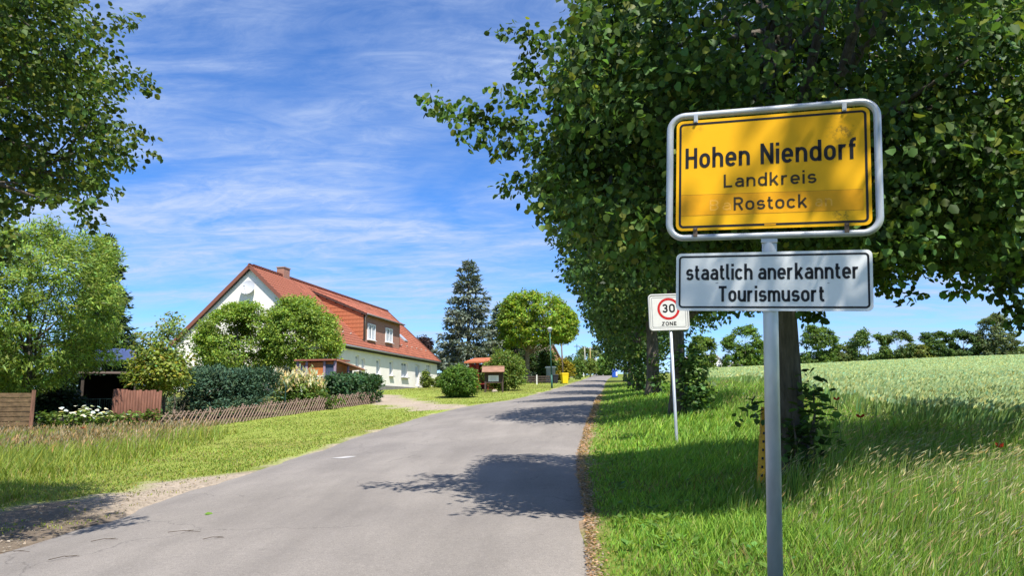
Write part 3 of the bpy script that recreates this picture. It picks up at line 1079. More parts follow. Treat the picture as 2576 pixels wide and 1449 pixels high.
def text_mesh(txt, width, cap, stroke, gap=1.25, space=2.6):
    """flat outline of a line of lettering: origin at its left foot"""
    x, items = 0., []
    for ch in txt:
        if ch == ' ':
            x += space; continue
        w, st = GL[ch]
        items.append((x, st))
        x += w + 1 + gap
    x -= gap + 1
    ky = cap / 7.
    kx = (width - stroke) / x
    V, Fs = [], []
    for x0, st in items:
        for kind, p in st:
            q = []
            for (a, b) in p:
                yy = b * ky
                # keep bowls and bars inside the line height whatever the stroke
                for lvl in (.5, 4.5, 6.5):
                    if abs(b - lvl) < .02:
                        yy = (stroke / 2 if lvl == .5 else (lvl + .5) * ky - stroke / 2)
                q.append(((a + x0) * kx + stroke / 2, yy))
            v, f_ = ribbon(q, stroke / 2, kind == 'c')
            o = len(V)
            V += v
            Fs += [tuple(i + o for i in ff) for ff in f_]
    return V, Fs


class Plate:
    """a flat board: c centre, e1 right, e2 up, n out of the face"""
    def __init__(s, c, e1, e2):
        s.c, s.e1, s.e2 = A(c), A(e1), A(e2)
        s.n = np.cross(s.e1, s.e2)

    def at(s, x, y, z=0.):
        return s.c + s.e1 * x + s.e2 * y + s.n * z

    def board(s, w, h, r, th, z=0., ox=0., oy=0.):
        return MB().prism([s.at(x + ox, y + oy, z - th) for x, y in rrect(w, h, r)], s.n * th)

    def ring(s, w, h, r, t, z, ox=0, oy=0, th=.0012):
        a, b = rrect(w, h, r), rrect(w - 2 * t, h - 2 * t, max(r - t, .002))
        n = len(a)
        mb = MB()
        V = [s.at(x + ox, y + oy, z) for x, y in a] + [s.at(x + ox, y + oy, z) for x, y in b]
        return mb.add(V, [(i, (i + 1) % n, n + (i + 1) % n, n + i) for i in range(n)])

    def text(s, txt, x, y, width, cap, stroke, z=.0016, **kw):
        V, Fs = text_mesh(txt, width, cap, stroke, **kw)
        mb = MB()
        # each stroke a hair higher than the one below it, so crossings never share a plane
        hgt = np.zeros(len(V))
        comp = 0
        last = 0
        seen = {}
        for f_ in Fs:
            pass
        return mb.add([s.at(x + p[0], y + p[1], z) for p in V], Fs)

    def uv(s, u, v):
        p = hitp(u, v, s.c, s.n) - s.c
        return p @ s.e1, p @ s.e2


# ================================================================== TOWN SIGN
yaw, tilt, lean_ = .333, .0542, .0131
E1, NN, E2 = A([cos(yaw), -sin(yaw), 0]), A([-sin(yaw), -cos(yaw), 0]), A([0, 0, 1.])
a1 = cos(tilt) * E1 - sin(tilt) * E2
a2 = cos(tilt) * E2 + sin(tilt) * E1
a2 = cos(lean_) * a2 + sin(lean_) * NN
SC = A([1.4355, 3.9514, 2.8722])
plate = Plate(SC, a1, a2)
white = Plate(SC + a2 * -.6193, a1, a2)
YEL = mat('yellow_sheeting', (.84, .42, .003), .45, bump=.04, bscale=5, col2=(.90, .47, .005), scale=2.5, spec=.25)
yt = YEL.node_tree
yb = yt.nodes['Principled BSDF']
src = yb.inputs['Base Color'].links[0].from_socket
ytc = N(yt, 'ShaderNodeTexCoord')
yn = N(yt, 'ShaderNodeTexNoise', i={'Scale': 26., 'Detail': 8., 'Roughness': .7})
yt.links.new(ytc.outputs['Object'], yn.inputs['Vector'])
ynr = N(yt, 'ShaderNodeMapRange', i={1: .47, 2: .62})
yt.links.new(yn.outputs['Fac'], ynr.inputs[0])
SPOTS = []
for k in range(3):
    ds = N(yt, 'ShaderNodeVectorMath', operation='DISTANCE')
    yt.links.new(ytc.outputs['Object'], ds.inputs[0])
    mr_ = N(yt, 'ShaderNodeMapRange', interpolation_type='SMOOTHSTEP', i={1: .01, 2: (.11, .09, .06)[k], 3: (.75, .85, .5)[k], 4: 0.})
    yt.links.new(ds.outputs['Value'], mr_.inputs[0])
    mm = N(yt, 'ShaderNodeMath', operation='MULTIPLY')
    yt.links.new(mr_.outputs[0], mm.inputs[0]); yt.links.new(ynr.outputs[0], mm.inputs[1])
    my = N(yt, 'ShaderNodeMixRGB', i={'Color2': (.11, .075, .015, 1)})
    yt.links.new(mm.outputs[0], my.inputs['Fac']); yt.links.new(src, my.inputs['Color1'])
    src = my.outputs[0]
    SPOTS.append(ds)
yt.links.new(src, yb.inputs['Base Color'])
YEL2 = mat('orange_overlay', (.80, .36, .004), .45, .10, 9, spec=.25)
YGH = mat('faint_print', (.86, .44, .05), .45)
WSH = mat('white_sheeting', (.80, .81, .80), .35, .03, 3, spec=.4)
RUST = mat('rust_stain', (.10, .06, .03), .8, .4, 30)
post_ax = nrm(a2 + a1 * -.010)
foot = plate.at(-.005, -.36, -.055)
tq = (foot[2] - float(gz(foot[0], foot[1]))) / post_ax[2] + .25
base = foot - post_ax * (tq - .25)
for ds, q in zip(SPOTS, ((.37, .20), (.37, -.26), (-.40, .29))):
    ds.inputs[1].default_value = tuple(plate.at(*q) - base)
ts_ = thing('town_sign', base, 'yellow place-name board above a white plate on one grey steel post', 'sign')
MB().tube([foot - post_ax * tq, foot - post_ax * .5, foot - post_ax * .03, foot + post_ax * .02], [.0395, .0395, .0395, .036], 20).build('post', STEEL, ts_, True)
# hoop of bent tube round the board
hoop = [plate.at(x, y, -.02) for x, y in rrect(1.018 + .078, .65 + .074, .085, 8)]
MB().tube(hoop, .0195, 10, closed=True).build('frame', STEEL, ts_, True)
MB().box(plate.at(-.005, -.375, -.045), (.085, .06, .05), [a1, plate.n, a2]).build('bracket', STEEL, ts_)
pl = plate.board(1.018, .65, .035, .0035).build('plate', YEL, ts_)
plate.ring(1.018 - .032, .65 - .032, .026, .0125, .0012).build('border', BLACK, pl)


def plate_text(P, par, txt, uv0, uv1, capv, stroke, name='lettering', m=BLACK, z=.0018, **kw):
    x0, y0 = P.uv(*uv0)
    x1, y1 = P.uv(*uv1)
    o = P.text(txt, x0, (y0 + y1) / 2, x1 - x0, capv, stroke, z, **kw).build(name, m, par)
    return o


plate_text(plate, pl, 'Hohen Niendorf', (1724, 425), (2155, 398), .120, .0178, space=3.2, gap=1.15)
# overlay strip with the older print showing faintly
x0, y0 = plate.uv(1713, 543); x1, y1 = plate.uv(2171, 475)
ys_t, ys_b = plate.uv(1713, 491)[1], plate.uv(2171, 527)[1]
strip = MB().add([plate.at(x0, y0, .0008), plate.at(x1, ys_b, .0008), plate.at(x1, y1, .0008), plate.at(x0, ys_t, .0008)], [(0, 1, 2, 3)]).build('overlay_strip', YEL2, pl)
lw = .0016
se = MB()
for (ya, yb) in ((y0, ys_b), (ys_t, y1)):
    se.add([plate.at(x0, ya - lw, .0011), plate.at(x1, yb - lw, .0011), plate.at(x1, yb, .0011), plate.at(x0, ya, .0011)], [(0, 1, 2, 3)])
se.build('strip_edge', mat('strip_edge', (.30, .13, .01), .6), strip)
plate_text(plate, pl, 'Landkreis', (1820, 472), (2053, 460), .076, .0115, m=mat('worn_ink', (.045, .032, .012), .5, .3, 40), gap=1.05)
plate_text(plate, pl, 'Rostock', (1845, 529), (2030, 522), .076, .0115, m=MATS['worn_ink'], gap=.95, z=.0020)
plate_text(plate, strip, 'Ba', (1785, 530), (1838, 528), .062, .008, 'faint_lettering', YGH, z=.0013)
plate_text(plate, strip, 'an', (2050, 520), (2093, 517), .062, .008, 'faint_lettering', YGH, z=.0013)
MB().box(plate.at(.0, -.3045, .0016), (.06, .007, .001), [a1, a2, plate.n]).build('maker_mark', YEL2, pl)
for sx in (-.40, .385):
    for sy in (-1, 1):
        MB().box(plate.at(sx, sy * .335, .0), (.022, .052, .016), [a1, a2, plate.n]).tube([plate.at(sx, sy * .318, .006), plate.at(sx, sy * .318, .017)], .008, 6).build('clip', STEEL if sy > 0 else mat('rusty_clip', (.16, .11, .08), .8, .4, 60), ts_)
wp = white.board(1.01, .326, .028, .0035).build('lower_plate', WSH, ts_)
white.ring(1.01 - .030, .326 - .030, .022, .0105, .0012).build('border', BLACK, wp)
plate_text(white, wp, 'staatlich anerkannter', (1725, 707), (2161, 699), .090, .0138, gap=1.0, space=2.2)
plate_text(white, wp, 'Tourismusort', (1806, 760), (2074, 758), .088, .0138, gap=1.0)
for sy in (-.1, .1):
    MB().box(white.at(0, sy, -.03), (.11, .03, .055), [a1, a2, plate.n]).build('bracket', STEEL, ts_)
for (u, v, s_) in ((1803, 712, .010), (2083, 712, .008)):
    q = white.uv(u, v)
    MB().add([white.at(q[0] + s_ * a, q[1] + s_ * .4 * b, .0014) for a, b in ((-1, 0), (-.2, -.7), (1, .2), (.3, .9))], [(0, 1, 2, 3)]).build('chip', mat('plate_chip', (.33, .35, .37), .7), wp)

# ================================================================== SPEED ZONE SIGN
zc = px(1681, 786, 16.4)
zb = px(1703, 1135, 16.4); zb[2] = float(gz(zb[0], zb[1]))
zt = px(1682, 742, 16.4)
zup = nrm(zt - zb)
zy = .10
e1 = nrm(A([cos(zy), -sin(zy), 0]) - zup * (A([cos(zy), -sin(zy), 0]) @ zup))
zp = Plate(zc, e1, np.cross(np.cross(e1, zup), e1))
zs = thing('speed_zone_sign', zb, 'square white thirty zone sign on a thin leaning pole, partly behind the town sign', 'sign')
MB().tube([zb - zup * .3, zb + zup * .02, zb + (zt - zb) * .96], .034, 12).build('pole', STEEL, zs, True)
ZW = mat('zone_white', (.66, .66, .62), .45, .06, 8)
ZF = mat('zone_frame', (.36, .38, .38), .45, .2, 12, metal=.4)
bd = zp.board(.80, .74, .05, .006, .045).build('plate', ZW, zs)
zp.board(.86, .80, .07, .028, .036).build('frame', ZF, zs)
hoopz = [zp.at(x, y, .035) for x, y in rrect(.85, .79, .07, 5)]
MB().tube(hoopz, .02, 8, closed=True).build('frame_edge', mat('zone_rim', (.55, .55, .53), .5), zs, True)
rg = MB()
V = []
for r_ in (.245, .192):
    V += [zp.at(r_ * cos(2 * pi * k / 40), .075 + r_ * sin(2 * pi * k / 40), .0475) for k in range(40)]
rg.add(V, [(i, (i + 1) % 40, 40 + (i + 1) % 40, 40 + i) for i in range(40)]).build('red_ring', mat('sign_red', (.50, .02, .02), .45), bd)
zp.ring(.74, .68, .03, .014, .0465).build('border', mat('zone_grey', (.30, .31, .31), .6), bd)
zp.text('30', -.135, -.005, .275, .185, .034, .0478).build('digits', BLACK, bd)
zp.text('ZONE', -.165, -.30, .33, .085, .017, .0478).build('lettering', BLACK, bd)

# ================================================================== ROADSIDE TREES ON THE RIGHT
NEARPOLY = [(1300, -120), (1350, 25), (1292, 78), (1335, 140), (1312, 200), (1270, 235), (1190, 246), (1100, 240), (1078, 268), (1170, 300), (1165, 345), (1275, 368), (1292, 430), (1265, 462),
            (1335, 520), (1370, 585), (1420, 600), (1480, 640), (1560, 690), (1700, 740), (1850, 800), (2055, 806), (2075, 770), (2200, 690), (2262, 742), (2300, 735), (2330, 660), (2400, 685), (2445, 715), (2575, 790), (2900, 860), (2900, -120)]
tb = px(1990, 1205, 9.3); tb[2] = float(gz(tb[0], tb[1]))
cen = A([3.6, 9.4, 7.0])
C = np.concatenate([ell_points(13000, cen, (5.1, 4.9, 5.0), .5, .2, 1), ell_points(1100, (.6, 9.2, 5.6), (2.2, 2.0, 1.6), .3, .2, 2), ell_points(900, (6.4, 7.6, 4.6), (2.2, 2.4, 2.0), .4, .2, 4)])
shade_top = ell_points(600, (3.9, 5.6, 8.9), (2.0, 2.2, 1.7), .4, .15, 8)  # unseen upper overhang added to shade the middle of the crown
shade_top = shade_top[(proj(shade_top)[:, 1] < -60) & (shade_top[:, 0] - SUN[0] / SUN[2] * (shade_top[:, 2] - .4) > -.9)]
Q = proj(C)
back = (C[:, 2] > 3.0)
void = fbm(C[:, 0] * .75 + C[:, 2] * .5 + 40, C[:, 1] * .6 - C[:, 2] * .8 + 40, 1., 29) > .34
sx_ = C[:, 0] - SUN[0] / SUN[2] * (C[:, 2] - .4)
zl = nrm(SUN)
zd = C - zc
zoff = np.linalg.norm(zd - (zd @ zl)[:, None] * zl, axis=1)
sy_ = C[:, 1] - SUN[1] / SUN[2] * (C[:, 2] - .5)
keep = void & (sx_ > -.55) & (sy_ < 15.2) & ((sy_ > 8.6) | (sx_ > 2.6)) & (zoff > .62) & np.all([inpoly(Q + A(o_), NEARPOLY) for o_ in ((-42, 0), (42, 0), (0, -42), (0, 42))], 0) & ~((Q[:, 0] > 1600) & (Q[:, 0] < 1760) & (Q[:, 1] > 690) & (Q[:, 1] < 870)) & back & (C[:, 2] < 10.5) & (C[:, 1] > 4.9)
C = C[keep]
# hand-set shoots at the outline, each on its own branch
C = np.concatenate([C, shade_top])
shoots = []
for (u0, v0), (u1, v1), d, m in (((1340, 330), (1085, 266), 8.6, 16), ((1360, 370), (1170, 345), 8.4, 9), ((1400, 130), (1296, 76), 8.8, 7), ((1420, 250), (1262, 240), 8.8, 8), ((1450, 470), (1268, 460), 9.2, 9),
                                 ((2120, 640), (2262, 742), 9.0, 9), ((2330, 600), (2440, 715), 8.5, 7), ((2480, 700), (2600, 805), 7.5, 9), ((2380, 560), (2395, 688), 8.3, 6), ((1900, 740), (2050, 800), 9.5, 9), ((2060, 600), (2215, 690), 9.2, 9),
                                 ((1330, 180), (1330, 145), 8.9, 4)):
    for k in range(m):
        t_ = k / (m - 1.) if m > 1 else 0
        shoots.append(px(u0 + (u1 - u0) * t_, v0 + (v1 - v0) * t_, d + rng.normal(0, .15)) + rng.normal(0, .06, 3))
shoots = A(shoots)
print('near clusters', len(C))
nt_ = broad_tree('roadside_tree', tb, 11.5, 'large leafy roadside tree right behind the town sign', np.concatenate([C, shoots]), cen, np.r_[np.full(len(C), .36), np.full(len(shoots), .20)], 26, .080, (.078, .140, .034), .21, 3.0, 26, tpl=LEAF6,
                 group='roadside trees along the field', twigs=220, flat=.6, droop=.55, lean=(.02, 0), yellow=(.20, .23, .045), yfrac=.08, up=.5, cvar=.3)
# unseen tree added behind the viewpoint, its crown trimmed to shade the sign
C = ell_points(1500, (3.2, -1.6, 7.6), (4.4, 4.4, 4.4), .55, .15, 6)
gy_, gx_ = C[:, 1] - SUN[1] / SUN[2] * C[:, 2], C[:, 0] - SUN[0] / SUN[2] * C[:, 2]
C = C[((gy_ < 4.3) | ((gy_ < 5.6) & (gx_ > -.3) & (gx_ < 1.6))) & (C[:, 2] > 3.2)]
broad_tree('roadside_tree', gp(3.3, -2.2), 11, 'unseen roadside tree behind the viewpoint, added to shade the town sign', C, (3.2, -1.6, 7), .5, 30, .12, (.05, .09, .03), .22, 3.2, 12, group='roadside trees along the field', twigs=40)

# further trees of the row
row = [  # trunk pixel, depth, crown centre height above ground, radii, clusters, trunk radius
    ((1707, 1035), 22., 6.2, (3.9, 3.6, 4.6), 900, .25, 'second roadside tree, its trunk right behind the zone sign pole'),
    ((1643, 992), 33., 6.0, (3.9, 3.8, 4.6), 760, .31, 'third roadside tree with a bare brown trunk left of the zone sign'),
    ((1608, 968), 47., 6.0, (4.0, 4.2, 4.8), 520, .22, 'fourth roadside tree with leaves down to its foot'),
    ((1585, 958), 64., 5.8, (4.2, 4.6, 4.8), 420, .22, 'fifth roadside tree, partly hidden in the leafy row'),
    ((1572, 951), 86., 5.4, (4.4, 5., 4.6), 360, .22, 'last dark roadside tree of the row, farthest up the road'),
]
ROWPOLY = [(1395, 560), (1428, 640), (1440, 690), (1478, 735), (1482, 800), (1512, 850), (1528, 905), (1548, 962), (1700, 1000), (1760, 900), (2080, 800), (2080, 200), (1395, 200)]
for (u, v), d, ch, rr_, m, tr, lab in row:
    b = px(u, v, d); b[2] = float(gz(b[0], b[1]))
    c = b + A([-.1, .2, ch])
    C = ell_points(m * 2, c, rr_, .6, .2, int(d))
    low_ = b[2] + (2.8 if d < 30 else 3.1 if d < 40 else 2.3 if d < 70 else 1.4)
    q = proj(C)
    C = C[(C[:, 2] > low_ + .4 * rng.random(len(C))) & inpoly(q, ROWPOLY)]
    C = C[:m]
    broad_tree('roadside_tree', b, 10.5, lab, C, c, .55 + .004 * d, int(30 - d * .08), .11 + .0022 * d, (.070, .125, .033), tr, 2.4, 12, tpl=LEAF4, group='roadside trees along the field', twigs=60, droop=.5, lean=(0.05, 0), yellow=(.15, .17, .035), yfrac=.05, up=.55)
# leafy shoots growing from the feet of the trunks
for (uu, vv, d, w_, h_, m, lab) in ((1738, 1035, 21.4, .42, 2.1, 42, 'leafy suckers on the trunk behind the zone sign'), (1612, 965, 46, 1.1, 3.0, 60, 'dense leafy suckers wrapping the fourth trunk'),
                                    (2012, 1180, 9.05, .22, 1.1, 18, 'ivy-like leafy suckers at the foot of the nearest trunk'), (1655, 992, 32.6, .25, 1.6, 9, 'few thin leafy suckers on the bare brown trunk')):
    b = px(uu, vv, d); b[2] = float(gz(b[0], b[1]))
    C = ell_points(m, b + A([.05, -.12, h_ * .5]), (w_, w_ * .8, h_ * .5), .5, .2, int(d) + 3)
    C = C[C[:, 2] > b[2] + .05]
    if d < 10:
        sh = A([px(u, v, 8.9) for u, v in ((2030, 1000), (2045, 985), (2060, 1010), (2075, 1020), (2040, 1040), (2025, 960), (1895, 1050), (1905, 1040))])
        C = np.concatenate([C, sh])
    bush('leafy_suckers', b, C, lab, .22 if d < 10 else .34 + .003 * d, 14 if d < 10 else 24, .085 + .0018 * d, (.085, .155, .04), 'shrub', 'leafy suckers at the tree feet', tpl=LEAF6)

# yellow pipe leaning at the near trunk
p0, p1 = px(1912, 1200, 9.0), px(1926, 1035, 9.15)
p0[2] = float(gz(p0[0], p0[1]))
yp = thing('drain_pipe', p0, 'yellow perforated pipe leaning against the nearest trunk behind the post', 'pipe')
YP = mat('yellow_plastic', (.55, .30, .02), .6, .3, 6, stretch=(1, 1, .3))
ax_ = nrm(p1 - p0)
Lp = np.linalg.norm(p1 - p0) + .08
MB().tube([p0 + ax_ * (k * .02 - .06) for k in range(int(Lp / .02) + 3)], [.062 + .004 * (k % 2) for k in range(int(Lp / .02) + 3)], 12).build('pipe_body', YP, yp)
hole = MB()
sd = nrm(np.cross(ax_, A([0, -1, 0.])))
fr = nrm(np.cross(sd, ax_)); fr = fr if fr[1] < 0 else -fr
for k in range(8):
    for j in (-.5, .35):
        c = p0 + ax_ * (.06 + k * .10 + .03 * (j > 0)) + (fr * cos(j) + sd * sin(j)) * .0655
        MB().box(c, (.022, .03, .012), [sd, ax_, fr]).build('hole', BLACK, yp)


# ================================================================== THE LONG HOUSE
HY, HL, HW, HR = .196, 28.3, 11.63, 5.38
ha, hb_, hz_ = A([sin(HY), cos(HY), 0]), A([-cos(HY), sin(HY), 0]), A([0, 0, 1.])
hc = A([-13.59, 52.3, 6.611])                  # near front eave corner
fn = -hb_                                       # facade looks to the road
g0 = 2.2
hc0 = A([hc[0], hc[1], g0])


def hp(s_, w_, z):
    """house coordinates: along, across (0 = facade), absolute height"""
    return A([hc[0], hc[1], 0]) + ha * s_ + hb_ * w_ + hz_ * z


def fac(u, v, w_=0.):
    p = hitp(u, v, hp(0, w_, 0), fn)
    return (p - hp(0, 0, 0)) @ ha, p[2]


house = thing('house', hc0, 'long white farmhouse with a red tiled roof and satellite dish on its gable', 'house')
zE = hc[2] - .12
# walls: gable pentagons and long sides
wm = MB()
gab = [(0, g0 - .6), (0, zE), (HW / 2, zE + HR - .15), (HW, zE), (HW, g0 - .6)]
wm.prism([hp(.25, w_, z) for w_, z in gab], ha * .35)
wm.prism([hp(HL - .6, w_, z) for w_, z in gab], ha * .35)
wm.box(hp(HL / 2, HW - .18, (g0 + zE) / 2 - .3), (HL - 1.2, .36, zE - g0 + .6), [ha, hb_, hz_])
wm.build('wall', RENDER, house)
# facade built round its openings
ops = [(842, 854, 888, 917, 'w'), (893.6, 904.3, 893, 934, 'w'), (909, 916, 901, 930, 'w'), (946, 957, 904, 944, 'w'), (979, 989, 908, 946, 'w'), (1009, 1026, 911, 950, 'w'), (1044, 1055, 917, 971, 'd'), (1072, 1084, 916, 945, 'w')]
rects = []
for u0, u1, v0, v1, kd in ops:
    s0, zt_ = fac(u0, v0); s1_, _ = fac(u1, v0); _, zb_ = fac((u0 + u1) / 2, v1)
    s0, s1_ = s0 + .06, max(s1_ - .06, s0 + .7)
    rects.append((s0, s1_, zb_, zt_, kd))
print('openings', [tuple(round(float(q), 2) for q in r[:4]) for r in rects])
cuts = sorted({.6, HL - .6} | {r[0] for r in rects} | {r[1] for r in rects})
fm = MB()
for a_, b_ in zip(cuts[:-1], cuts[1:]):
    mid = (a_ + b_) / 2
    zs_ = [g0 - .6]
    for r in rects:
        if r[0] < mid < r[1]:
            zs_ += [r[2], r[3]]
    zs_.append(zE)
    for i in range(0, len(zs_), 2):
        fm.box(hp(mid, .18, (zs_[i] + zs_[i + 1]) / 2), (b_ - a_, .36, zs_[i + 1] - zs_[i]), [ha, hb_, hz_])
fm.build('facade', RENDER, house)
FRAME = mat('window_frame', (.78, .79, .80), .4)
SILL = mat('sill', (.28, .27, .26), .7)
for s0, s1_, zb_, zt_, kd in rects:
    w_, h_ = s1_ - s0, zt_ - zb_
    ax3 = [ha, hb_, hz_]
    if kd == 'w':
        wn = MB()
        t_ = .09
        wn.box(hp(s0 + t_ / 2, .16, zb_ + h_ / 2), (t_, .08, h_), ax3).box(hp(s1_ - t_ / 2, .16, zb_ + h_ / 2), (t_, .08, h_), ax3)
        wn.box(hp(s0 + w_ / 2, .16, zb_ + t_ / 2), (w_ - 2 * t_, .078, t_), ax3).box(hp(s0 + w_ / 2, .16, zt_ - t_ / 2), (w_ - 2 * t_, .078, t_), ax3)
        if w_ > 1.1:
            wn.box(hp(s0 + w_ / 2, .16, zb_ + h_ / 2), (t_ * .9, .076, h_ - 2 * t_), ax3)
        wo_ = wn.build('window', FRAME, house)
        MB().box(hp(s0 + w_ / 2, .185, zb_ + h_ / 2), (w_ - .1, .01, h_ - .1), ax3).build('pane', GLASS, wo_)
        MB().box(hp(s0 + w_ / 2, .172, zb_ + h_ * .45), (w_ - .16, .004, h_ * .72), ax3).build('curtain', CURT, wo_)
        MB().box(hp(s0 + w_ / 2, -.03, zb_ - .035), (w_ + .16, .34, .06), ax3).build('sill', SILL, wo_)
    else:
        dd = MB().box(hp(s0 + w_ / 2, .2, zb_ + h_ / 2), (w_ - .04, .07, h_ - .02), ax3)
        do = dd.build('door', WHITE, house)
        MB().box(hp(s0 + w_ / 2, .155, zb_ + h_ * .7), (w_ * .5, .02, h_ * .4), ax3).build('pane', CURT, do)
        MB().box(hp(s0 + w_ * .85, .13, zb_ + h_ * .48), (.12, .05, .04), ax3).build('handle', STEEL, do)
p_u = fac(948, 969)[1]
MB().box(hp(rects[6][0] / 2 + .3, -.02, p_u - .8), (rects[6][0] - .8, .1, 1.6), [ha, hb_, hz_]).build('plinth', PLINTH, house)

# roof
TILE = mat('roof_tile', (.37, .125, .075), .75, .30, 1.6, .3, 40, lo=.3, hi=.7)
TILE2 = mat('roof_tile_orange', (.43, .14, .065), .7, .22, 1.6, .3, 40)  # dormer cheek tiles, lighter and more orange than the main roof
BLK = mat('dark_fascia', (.02, .018, .018), .8)
eo = .45                                        # eave overhang
sl_len = math.hypot(HW / 2, HR)
sdir = nrm(hb_ * (HW / 2) + hz_ * HR)           # up the front slope
sn = nrm(fn * HR + hz_ * (HW / 2))              # its outward normal
sdir2 = nrm(-hb_ * (HW / 2) + hz_ * HR)
rp0 = hp(0, 0, hc[2])
roof = MB()
for s_in, sd_, w0 in ((0, sdir, 0.), (1, sdir2, HW)):
    e = hp(0, w0, hc[2]) - sd_ * eo
    t_ = hp(0, HW / 2, hc[2] + HR)
    nn_ = nrm(np.cross(ha, sd_)); nn_ = nn_ if nn_[2] > 0 else -nn_
    roof.prism([e - nn_ * .05, e + ha * HL - nn_ * .05, t_ + ha * HL - nn_ * .05, t_ - nn_ * .05], -nn_ * .12)
rf = roof.build('roof', DARKW, house)
for s_, nm in ((-.02, 'verge_board'), (HL + .02, 'verge_board')):
    vb = MB()
    for sd_, w0 in ((sdir, 0.), (sdir2, HW)):
        e = hp(s_, w0, hc[2]) - sd_ * eo
        t_ = hp(s_, HW / 2, hc[2] + HR)
        mid = (e + t_) / 2
        nn_ = nrm(np.cross(ha, sd_)); nn_ = nn_ if nn_[2] > 0 else -nn_
        vb.box(mid - nn_ * .06, (np.linalg.norm(t_ - e), .06, .26), [sd_, ha, nn_])
    vb.build(nm, mat('verge_brown', (.20, .075, .05), .7), rf)
MB().box(hp(HL / 2, -.16, hc[2] - .42), (HL - .2, .26, .34), [ha, hb_, hz_]).build('eave_board', BLK, rf)
gut = rp0 - sdir * (eo + .07) - hz_ * .05
MB().tube([gut + ha * .05, gut + ha * (HL - .05)], .075, 8).build('gutter', mat('zinc', (.30, .30, .31), .5, metal=.6), rf, True)

# dormer
ds0 = fac(917, 860, .25)[0]; ds1 = fac(1006, 868, .25)[0]
dp_ = hitp(921, 787, hp(0, .3, 0), fn)
dzt = dp_[2]
dzb = hc[2] + .3 * HR / (HW / 2) + .15
print('dormer', ds0, ds1, dzb, dzt, 'eave', hc[2], 'ridge', hc[2] + HR)
drise = hc[2] + HR - .55                        # where its flatter roof meets the main slope
dw_top = (drise - hc[2]) / HR * HW / 2
slope_d = (drise - dzt) / (dw_top - .3)


def roof_w(z):
    return (z - hc[2]) / HR * HW / 2


# tiles
tw, tl_, tth = .33, .37, .03
tv, tf = [], []
prof = [(-.5, .0), (-.28, .028), (-.05, .03), (.12, .004), (.32, -.004), (.5, .0)]
for yy, zz in ((-.02, .028), (tl_ + .05, .0)):
    for x_, h_ in prof:
        tv.append((x_ * tw * 1.0, yy, zz + h_))
for x_, h_ in prof:
    tv.append((x_ * tw, -.02, h_ - .005))
for i in range(5):
    tf += [(i, i + 1, 7 + i, 6 + i), (12 + i, 13 + i, i + 1, i)]
tile_me = bpy.data.meshes.new('tile')
tile_me.from_pydata(tv, [], tf)
tile_me.materials.append(TILE)
tile_me.polygons.foreach_set('use_smooth', [True] * len(tf))
tile_cheek = bpy.data.meshes.new('cheek_tile')
tile_cheek.from_pydata([(x_ * tw * .98, y_, z_) for y_, z_ in ((0, .035), (tl_, .01)) for x_ in (-.5, .5)] + [(x_ * tw * .98, 0, 0) for x_ in (-.5, .5)], [], [(0, 1, 3, 2), (4, 5, 1, 0)])
tile_cheek.materials.append(TILE2)
TV = A(tv)


def tile_field(origin, ax, up, cols_, rows_, ok=None):
    nn_ = nrm(np.cross(ax, up))
    out = []
    for r_ in range(rows_):
        for c_ in range(cols_):
            p = origin + ax * (c_ + .5 + .0 * (r_ % 2)) * tw + up * r_ * tl_
            if ok is None or ok(p):
                out.append(p)
    return A(out), nn_


nrow = int((sl_len + eo) / tl_) + 1
ncol = int(HL / tw)


def ok_main(p):
    q = p - hp(0, 0, 0)
    s_, w_, z = q @ ha, q @ hb_, p[2]
    inside = ds0 + .1 < s_ < ds1 - .1 and .25 < w_ < dw_top - .1
    return not inside and w_ < HW / 2


T1, n1 = tile_field(rp0 - sdir * eo, ha, sdir, ncol, nrow, ok_main)
# dormer roof tiles
dax = nrm(hb_ * (dw_top - .3) + hz_ * (drise - dzt))
dorig = hp(ds0 - .25, 0, dzt - .30 * slope_d * 1.15) - hb_ * .08
dlen = np.linalg.norm(hb_ * (dw_top + .1) + hz_ * (drise - dzt + .3)) + .1
T2, n2 = tile_field(dorig, ha, dax, int((ds1 - ds0 + .5) / tw) + 1, int(dlen / tl_) + 1)
fr2 = [(t_, ha, dax, n2) for t_ in T2]
alltiles = [(p, ha, sdir, n1) for p in T1] + fr2
pp = A([t_[0] for t_ in alltiles])
order = np.argsort(np.linalg.norm(pp - EYE, axis=1))
vis = [i for i in order if proj(pp[i])[1] < 760 or proj(pp[i])[0] > 840]   # those not behind the bush
single = set(vis[:300])
hl = root_loc(rf)
restV, restF, o_ = [], [], 0
for i, (p, ax, up, nn_) in enumerate(alltiles):
    tilt_ = rng.normal(0, .012)
    R3 = np.stack([ax, up + nn_ * tilt_, nn_], 1)
    if i in single:
        ob = bpy.data.objects.new('tile', tile_me)
        m4_ = Matrix.Identity(4)
        for r_ in range(3):
            for c_ in range(3):
                m4_[r_][c_] = R3[r_, c_]
            m4_[r_][3] = (p - hl)[r_]
        ob.matrix_local = m4_
        link(ob, rf)
        ob.matrix_local = m4_
    else:
        restV.append(p + TV @ R3.T)
        restF.append(A(tf) + o_); o_ += len(TV)
rt_ = np_mesh('tiles', np.concatenate(restV), [np.concatenate(restF)], TILE, rf, None, True)
tag(rt_, kind='stuff')
# back slope, plain tiles seen edge-on only
T3, n3 = tile_field(hp(HL, HW, hc[2]) - sdir2 * eo, -ha, sdir2, ncol, nrow, lambda p: (p - hp(0, 0, 0)) @ hb_ > HW / 2)
R3 = np.stack([-ha, sdir2, n3], 1)
bt = np_mesh('back_tiles', (T3[:, None] + (TV @ R3.T)[None]).reshape(-1, 3), [(np.arange(len(T3))[:, None, None] * len(TV) + A(tf)[None]).reshape(-1, 4)], TILE, rf, None, True)
tag(bt, kind='stuff')
